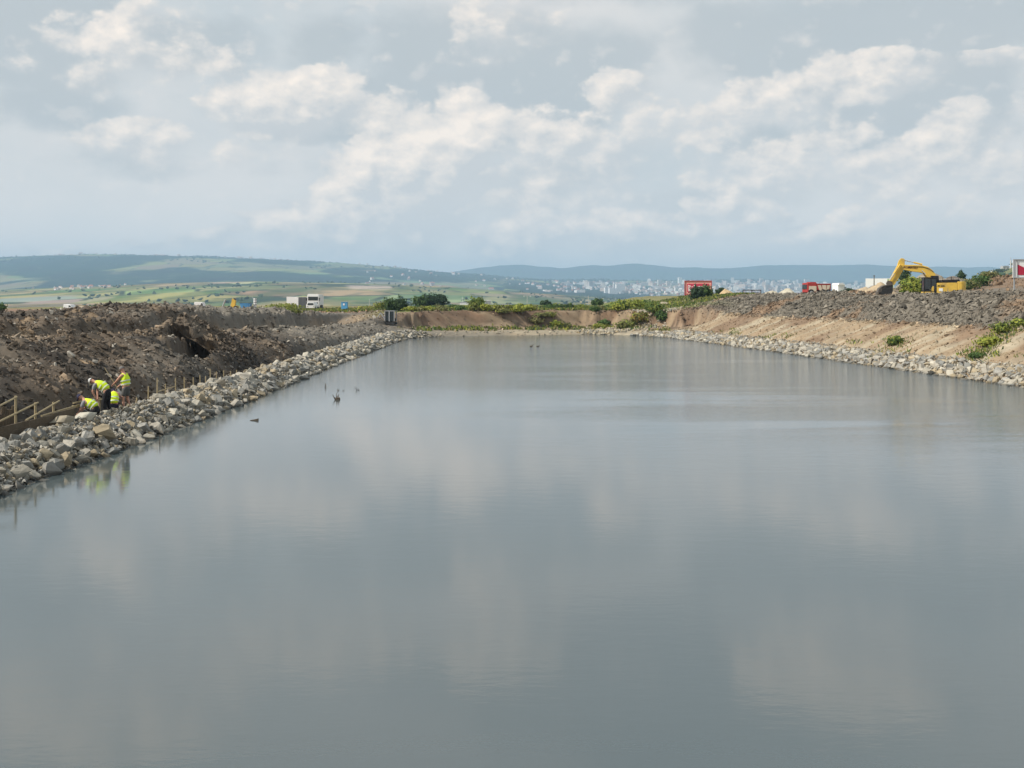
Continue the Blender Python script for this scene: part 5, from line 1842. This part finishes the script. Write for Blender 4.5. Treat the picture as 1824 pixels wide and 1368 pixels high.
# ------------------------------------------------------------------ timber fence, formwork and stakes
def build_fence():
    XF = -17.65
    t = thing('timber_fence', 'rough timber rail fence with leaning poles at the left edge', 'fence', (XF, 40, 0))

    def q(px, py, X=XF):
        d = WX(px, X)
        p = W(px, py, d)
        return Vector((p.x - XF, p.y - 40, p.z))
    for (px, py0) in ((28, 705), (63, 717), (95, 716), (130, 722), (177, 708), (-18, 700)):
        a = q(px, py0)
        base = gz(XF, a.y + 40) - .25
        MB().tube((a.x, a.y, base), (a.x, a.y, a.z), .05, .045, 8).build('post', M['wood'], t)
    for (a, b) in (((-20, 731), (26, 707)), ((-20, 758), (64, 717)), ((42, 749), (102, 714)), ((70, 741), (138, 721)), ((100, 735), (178, 711)), ((127, 718), (165, 709))):
        A, B = q(*a), q(*b)
        A.x += .08
        B.x += .08
        MB().tube(A, B, .038, .032, 7).build('rail', M['wood'], t)
    # board formwork at the foot
    f = thing('formwork_wall', 'low dark wooden board wall below the timber fence', 'wall', (XF + .22, 36, 0))
    y = 30.0
    while y < 43.0:
        ln = 2.1
        z = gz(XF + .22, y + 1) + .18
        for j in range(2):
            MB().box((0, y + ln / 2 - 36, z + .1 + .23 * j), (.05, ln - .02, .215), Euler((0, random.uniform(-.05, .05), 0))).build('plank', M['wood_dark'], f)
        y += ln
    # upright boards shoring the trench
    s = thing('trench_shoring', 'upright dark boards shoring the earth behind the timber fence', 'wall', (XF - .75, 37, 0))
    y = 31.0
    while y < 41.5:
        z = gz(XF - .75, y) - .2
        MB().box((0, y - 37, z + .55 + random.uniform(-.1, .12)), (.045, .19, 1.25), Euler((random.uniform(-.04, .04), .08, 0))).build('board', M['wood_dark'], s)
        y += .215
    # stakes along the path
    for si, (px, y0, y1) in enumerate(((206, 706, 735), (243, 708, 730), (264, 688, 713), (280, 673, 712), (295, 684, 709), (313, 673, 705), (329, 672, 702), (345, 672, 699), (357, 668, 695), (366, 670, 692), (375, 657, 689), (386, 662, 688), (399, 660, 685), (410, 661, 683), (421, 659, 680))):
        X = -17.55
        d = WX(px, X)
        top = W(px, y0, d)
        zg = gz(X, d)
        o = MB().tube((0, 0, -.25), (random.uniform(-.03, .03), 0, max(top.z - zg, .45)), .035, .03, 7)
        o = o.build('wooden_stake', M['wood'])
        o.location = (X, d, zg)
        tag(o, ORDW[si] + ' thin wooden stake counted from the bending worker along the stones', 'stake', 'stakes beyond the workers')
    d1, d2 = WX(283, -17.5), WX(313, -17.5)
    A, B = W(283, 697, d1), W(313, 688, d2)
    o = MB().tube((0, 0, 0), B - A, .028, .025, 6).build('pole_rail', M['wood'])
    o.location = A
    tag(o, 'thin pole lashed across the stakes beyond the workers', 'pole')


build_fence()


# ------------------------------------------------------------------ people
def skin_obj(name, pts, edges, radii, m, parent=None, sub=2):
    me = bpy.data.meshes.new(name)
    me.from_pydata([tuple(p) for p in pts], edges, [])
    o = link(name, me, m, parent)
    md = o.modifiers.new('skin', 'SKIN')
    md.use_smooth_shade = True
    sv = me.skin_vertices[0].data
    for i, r in enumerate(radii):
        sv[i].radius = (r, r) if not isinstance(r, tuple) else r
        sv[i].use_root = (i == 0)
    sd = o.modifiers.new('sub', 'SUBSURF')
    sd.levels = sd.render_levels = sub
    return o


def person(label, loc, rz, J, top, bottom, shirt=None, hat='cap', shorts=False, boots='cloth_black'):
    """J: joint positions in metres, x = the way the person faces, y = left, z = up; feet at z = 0"""
    t = thing('person', label, 'person', loc, rz)
    V = {k: Vector(v) for k, v in J.items()}
    names = ['hip', 'waist', 'chest', 'neck', 'head0', 'head1', 'head2']
    rad = [.13, .125, .145, .058, .078, .098, .06]
    up = (V['head'] - V['neck']).normalized()
    V['head0'] = V['neck'] + up * .09
    V['head1'] = V['neck'] + up * .17
    V['head2'] = V['neck'] + up * .265
    pts = [V[n] for n in names]
    ed = [(i, i + 1) for i in range(len(names) - 1)]

    def chain(start, seq, rr):
        i = start
        for p, r in zip(seq, rr):
            pts.append(p)
            rad.append(r)
            ed.append((i, len(pts) - 1))
            i = len(pts) - 1
        return i
    for s in 'lr':
        w = chain(2, [V['sh_' + s], V['el_' + s], V['wr_' + s]], [.07, .048, .032])
        fwd = (V['wr_' + s] - V['el_' + s]).normalized()
        side = fwd.cross(Vector((0, 0, 1)))
        side = side.normalized() if side.length > .1 else Vector((0, 1, 0))
        palm = chain(w, [V['wr_' + s] + fwd * .075], [.036])
        for k, (ln, off) in enumerate(((.075, -.03), (.085, -.01), (.08, .01), (.065, .03))):
            a = V['wr_' + s] + fwd * .11 + side * off
            chain(palm, [a, a + fwd * ln * .5 + Vector((0, 0, -.012)), a + fwd * ln + Vector((0, 0, -.035))], [.010, .009, .008])
        a = V['wr_' + s] + fwd * .04 + side * (.05 if s == 'l' else -.05)
        chain(w, [a, a + fwd * .045], [.012, .010])
        chain(0, [V['th_' + s], V['kn_' + s], V['an_' + s], V['to_' + s]], [.092, .062, .042, .035])
    body = skin_obj('body', pts, ed, rad, M['skin'], t)
    # face
    face = MB()
    fdir = Vector((1, 0, 0)) - up * up.x
    fdir = fdir.normalized() if fdir.length > .2 else Vector((0, 0, -1))
    face.tube(V['head1'] + fdir * .09, V['head1'] + fdir * .125 - up * .02, .02, .012, 6)
    sd = up.cross(fdir)
    for sg in (-1, 1):
        face.tube(V['head1'] + sd * sg * .088, V['head1'] + sd * sg * .108, .028, .022, 6)
    face.build('nose_and_ears', M['skin'], t, smooth=True)
    eyes = MB()
    for sg in (-1, 1):
        eyes.tube(V['head1'] + fdir * .09 + sd * sg * .034 + up * .015, V['head1'] + fdir * .1 + sd * sg * .034 + up * .015, .012, .008, 6)
    eyes.build('eyes', M['cloth_black'], t)
    hm = M['cap'] if hat == 'cap' else (M['cloth_navy'] if hat == 'navy' else M['hair'])
    hb = MB()
    rings = 5
    qz = up.to_track_quat('Z', 'Y')
    vs, fs = [], []
    for i in range(rings + 1):
        a = (math.pi / 2) * i / rings
        for j in range(12):
            b = 2 * math.pi * j / 12
            vs.append(V['head1'] + up * .01 + qz @ Vector((math.cos(b) * math.cos(a) * .118, math.sin(b) * math.cos(a) * .112, math.sin(a) * .125)))
    for i in range(rings):
        for j in range(12):
            fs.append((i * 12 + j, i * 12 + (j + 1) % 12, (i + 1) * 12 + (j + 1) % 12, (i + 1) * 12 + j))
    hb.add(vs, fs)
    if hat in ('cap', 'navy'):
        c = V['head1'] + up * .03 + fdir * .13
        hb.add([c + sd * .08 - fdir * .05, c + sd * .06 + fdir * .07 - up * .015, c - sd * .06 + fdir * .07 - up * .015, c - sd * .08 - fdir * .05,
                c + sd * .08 - fdir * .05 + up * .012, c + sd * .06 + fdir * .07, c - sd * .06 + fdir * .07, c - sd * .08 - fdir * .05 + up * .012],
               [(0, 1, 2, 3), (4, 7, 6, 5), (0, 4, 5, 1), (1, 5, 6, 2), (2, 6, 7, 3)])
    hb.build('cap' if hat in ('cap', 'navy') else 'hair', hm, t, smooth=True)
    # clothing
    ch, wa, hp, nk = V['chest'], V['waist'], V['hip'], V['neck']
    spn = (nk - hp).normalized()
    tp = [hp + spn * .05, wa, ch, ch.lerp(nk, .55)]
    tr = [.192, .182, .202, .13]
    te = [(0, 1), (1, 2), (2, 3)]
    for s in 'lr':
        tp.append(ch.lerp(V['sh_' + s], .82) + spn * .02)
        tr.append(.122)
        te.append((2, len(tp) - 1))
    vest = skin_obj('vest', tp, te, tr, M[top], t, 2)
    axis = spn.to_track_quat('Z', 'Y')
    for fz in (.22, .62):
        c = (hp + spn * .05).lerp(ch, fz)
        r = .208 if fz < .5 else .214
        vs, fs = [], []
        for i in range(16):
            a = 2 * math.pi * i / 16
            for (rr, zz) in ((r, -.022), (r, .022)):
                vs.append(c + axis @ Vector((math.cos(a) * rr * 1.0, math.sin(a) * rr * 1.0, zz)))
        for i in range(16):
            j = (i + 1) % 16
            fs.append((2 * i, 2 * j, 2 * j + 1, 2 * i + 1))
        MB().add(vs, fs).build('reflective_stripe', M['stripe'], vest, smooth=True)
    if shirt:
        for s in 'lr':
            a, b = V['sh_' + s], V['el_' + s]
            skin_obj('sleeve', [ch.lerp(a, .7), a, a.lerp(b, .8)], [(0, 1), (1, 2)], [.08, .085, .066], M[shirt], t, 2)
    lp, lr, le = [hp + spn * .07, hp - Vector((0, 0, .02))], [.14, .15], [(0, 1)]
    for s in 'lr':
        kn = V['kn_' + s]
        an = V['an_' + s]
        seq = [V['th_' + s], kn] if not shorts else [V['th_' + s], V['th_' + s].lerp(kn, .85)]
        rr = [.118, .085] if not shorts else [.118, .10]
        if not shorts:
            seq.append(kn.lerp(an, .92))
            rr.append(.066)
        i = 1
        for p, r in zip(seq, rr):
            lp.append(p)
            lr.append(r)
            le.append((i, len(lp) - 1))
            i = len(lp) - 1
    skin_obj('shorts' if shorts else 'trousers', lp, le, lr, M[bottom], t, 2)
    for s in 'lr':
        an, to = V['an_' + s], V['to_' + s]
        skin_obj('boot', [an + Vector((0, 0, .05)), an - Vector((0, 0, .035)), an.lerp(to, .6) - Vector((0, 0, .02)), to], [(0, 1), (1, 2), (2, 3)], [.055, .052, .048, .035], M[boots], t, 1)
    return t


def build_people():
    def at(px, d):
        x = place_px(px, d)
        return x, d, gz(x, d)
    # standing worker with a shovel, facing left
    x, y, z = at(225, 49.6)
    stand = dict(hip=(0, 0, .93), waist=(.03, 0, 1.10), chest=(.08, 0, 1.34), neck=(.13, 0, 1.52), head=(.24, 0, 1.74),
                 sh_l=(.10, .19, 1.44), el_l=(.30, .22, 1.20), wr_l=(.50, .12, 1.08), sh_r=(.10, -.19, 1.44), el_r=(.22, -.27, 1.17), wr_r=(.42, -.14, .98),
                 th_l=(.02, .10, .86), kn_l=(.08, .12, .49), an_l=(.02, .13, .09), to_l=(.20, .15, .04),
                 th_r=(.0, -.10, .86), kn_r=(.03, -.12, .48), an_r=(-.10, -.13, .09), to_r=(.08, -.15, .04))
    person('worker in yellow vest and grey shorts standing upright with a shovel', (x, y, z + .02), math.radians(165), stand, 'vest', 'cloth_grey', None, 'hair', True)
    sh = thing('shovel', 'long-handled shovel held by the standing worker in shorts', 'shovel', (x - .47, y - .02, z))
    MB().tube((.12, 0, .92), (-.50, .05, 1.88), .017, .016, 7).build('handle', M['wood'], sh)
    MB().prism([(.08, .98), (.17, .92), (.40, .62), (.36, .46), (.24, .52), (.10, .78)], -.015, .015).build('blade', M['grey'], sh)
    # worker bending over, facing left
    x, y, z = at(192, 47.4)
    bend = dict(hip=(0, 0, .94), waist=(.11, 0, 1.08), chest=(.34, 0, 1.23), neck=(.52, 0, 1.30), head=(.78, 0, 1.36),
                sh_l=(.44, .19, 1.20), el_l=(.52, .22, .92), wr_l=(.42, .14, .66), sh_r=(.44, -.19, 1.20), el_r=(.55, -.22, .94), wr_r=(.48, -.10, .66),
                th_l=(.02, .10, .86), kn_l=(.10, .12, .48), an_l=(.0, .13, .09), to_l=(.18, .15, .04),
                th_r=(.0, -.10, .86), kn_r=(.05, -.12, .48), an_r=(-.06, -.13, .09), to_r=(.12, -.15, .04))
    person('worker in yellow vest and black trousers bending forward over the trench', (x, y, z + .02), math.radians(172), bend, 'vest', 'cloth_black', 'cloth_shirt', 'cap')
    # kneeling worker at the front, facing left
    x, y, z = at(172, 45.4)
    kneel = dict(hip=(0, 0, .40), waist=(.12, 0, .52), chest=(.33, 0, .66), neck=(.49, 0, .75), head=(.72, 0, .88),
                 sh_l=(.42, .19, .66), el_l=(.50, .24, .38), wr_l=(.66, .16, .20), sh_r=(.42, -.19, .66), el_r=(.54, -.22, .40), wr_r=(.72, -.12, .24),
                 th_l=(.02, .10, .34), kn_l=(.36, .16, .12), an_l=(-.06, .16, .09), to_l=(-.24, .16, .04),
                 th_r=(.02, -.10, .34), kn_r=(.34, -.16, .12), an_r=(-.08, -.16, .09), to_r=(-.26, -.16, .04))
    person('worker in yellow vest and dark cap kneeling on the stones at the front', (x, y, z + .03), math.radians(176), kneel, 'vest', 'cloth_black', 'cloth_shirt', 'navy')
    b = thing('bucket', 'blue plastic bucket beside the kneeling worker', 'bucket', (x - .42, y - .22, z + .02))
    vs, fs = [], []
    n = 14
    for (r, zz) in ((.12, 0), (.16, .28), (.148, .28), (.11, .02)):
        for j in range(n):
            a = 2 * math.pi * j / n
            vs.append((math.cos(a) * r, math.sin(a) * r, zz))
    for i in range(3):
        for j in range(n):
            fs.append((i * n + j, i * n + (j + 1) % n, (i + 1) * n + (j + 1) % n, (i + 1) * n + j))
    fs.append(tuple(range(n)))
    fs.append(tuple(range(3 * n, 4 * n)))
    MB().add(vs, fs).build('body', M['skyblue'], b)
    h = MB()
    P = [Vector((math.cos(a) * .155, 0, .27 + math.sin(a) * .14)) for a in [math.pi * i / 8 for i in range(9)]]
    for p, q in zip(P[:-1], P[1:]):
        h.tube(p, q, .007, n=5)
    h.build('handle', M['grey'], b)
    # crouching worker behind, back to the camera
    x, y, z = at(203, 49.0)
    crouch = dict(hip=(0, 0, .34), waist=(.04, 0, .50), chest=(.14, 0, .74), neck=(.27, 0, .86), head=(.46, 0, .78),
                  sh_l=(.20, .19, .76), el_l=(.42, .24, .56), wr_l=(.56, .14, .34), sh_r=(.20, -.19, .76), el_r=(.42, -.24, .56), wr_r=(.58, -.10, .36),
                  th_l=(.04, .11, .30), kn_l=(.42, .17, .44), an_l=(.20, .17, .09), to_l=(.38, .18, .04),
                  th_r=(.04, -.11, .30), kn_r=(.42, -.17, .44), an_r=(.18, -.17, .09), to_r=(.36, -.18, .04))
    person('worker in yellow vest crouching low behind the bending man, back turned', (x, y, z + .02), math.radians(112), crouch, 'vest', 'cloth_navy', None, 'navy')


build_people()


# ------------------------------------------------------------------ things in the water
def build_water_things():
    rng = random.Random(3)
    for (px, py, w, h, lab) in [(598, 712, 12, 12, 'dark tangled branch sticking out of the water'), (637, 695, 12, 7, 'thin crossed twig floating right of the branch'),
                                (453, 749, 14, 4, 'flat dark plank end floating near the left stones'), (603, 696, 4, 4, 'tiny dark twig left of the crossed twig'), (611, 696, 4, 3, 'tiny floating stub beside the tiny twig'),
                                (284, 792, 3, 16, 'thin upright stick in the water by the near left stones'), (580, 690, 2, 8, 'faint upright reed stem near the left stones')]:
        d = FPX * CAM_H / (py - HY)
        k = d / FPX
        b = MB()
        if h > 10 and w < 8:
            b.tube((0, 0, -.3), (.02, 0, h * k), .02, .012, 6)
        elif h < 6 and w > 10:
            b.prism([(-w * k / 2, -.03), (w * k / 2, -.02), (w * k / 2, .10), (w * .2 * k, .06), (-w * k / 2, .02)], -.08, .08)
        else:
            n = 9 if w > 8 and h > 8 else 4
            for i in range(n):
                a = rng.uniform(0, 6.28)
                e = Vector((math.cos(a) * w * k * .5, math.sin(a) * .15, rng.uniform(.15, 1) * h * k))
                b.tube((rng.uniform(-.05, .05) + (.06 if n == 9 else 0), 0, -.1), e, .035 if n == 9 else .02, .01, 5)
            if n == 9:
                b.tube((.0, 0, .02), (.24, 0, .06), .10, .09, 7)
        o = b.build('driftwood', M['bark'])
        o.location = W(px, py, d)
        o.location.z = 0
        tag(o, lab, 'driftwood')
    for (px, py, lab) in [(946, 618, 'left one of two tiny ducks on the far water'), (958, 618, 'right one of two tiny ducks on the far water')]:
        d = FPX * CAM_H / (py - HY)
        t = thing('duck', lab, 'duck', (place_px(px, d), d, 0))
        pts = [(-.20, 0, .10), (-.08, 0, .06), (.08, 0, .06), (.15, 0, .12), (.18, 0, .22), (.24, 0, .25), (.31, 0, .235)]
        skin_obj('body', pts, [(i, i + 1) for i in range(6)], [.02, .09, .09, .05, .04, .045, .012], M['bark'], t, 1)


build_water_things()


# ------------------------------------------------------------------ air
def build_haze():
    m = bpy.data.materials.new('haze')
    m.use_nodes = True
    N = NT(m.node_tree)
    N.n.clear()
    out = N.new('ShaderNodeOutputMaterial')
    v = N.new('ShaderNodeVolumePrincipled')
    v.inputs['Color'].default_value = (0.50, 0.76, 1.0, 1)
    v.inputs['Density'].default_value = 1.2e-4
    v.inputs['Anisotropy'].default_value = 0.0
    N.put(out.inputs['Volume'], v.outputs[0])
    b = MB()
    b.box((0, 8100, 165), (90000, 17400, 630))
    o = b.build('haze', m)
    tag(o, 'pale blue summer haze over the valley', 'haze', kind='stuff')


build_haze()
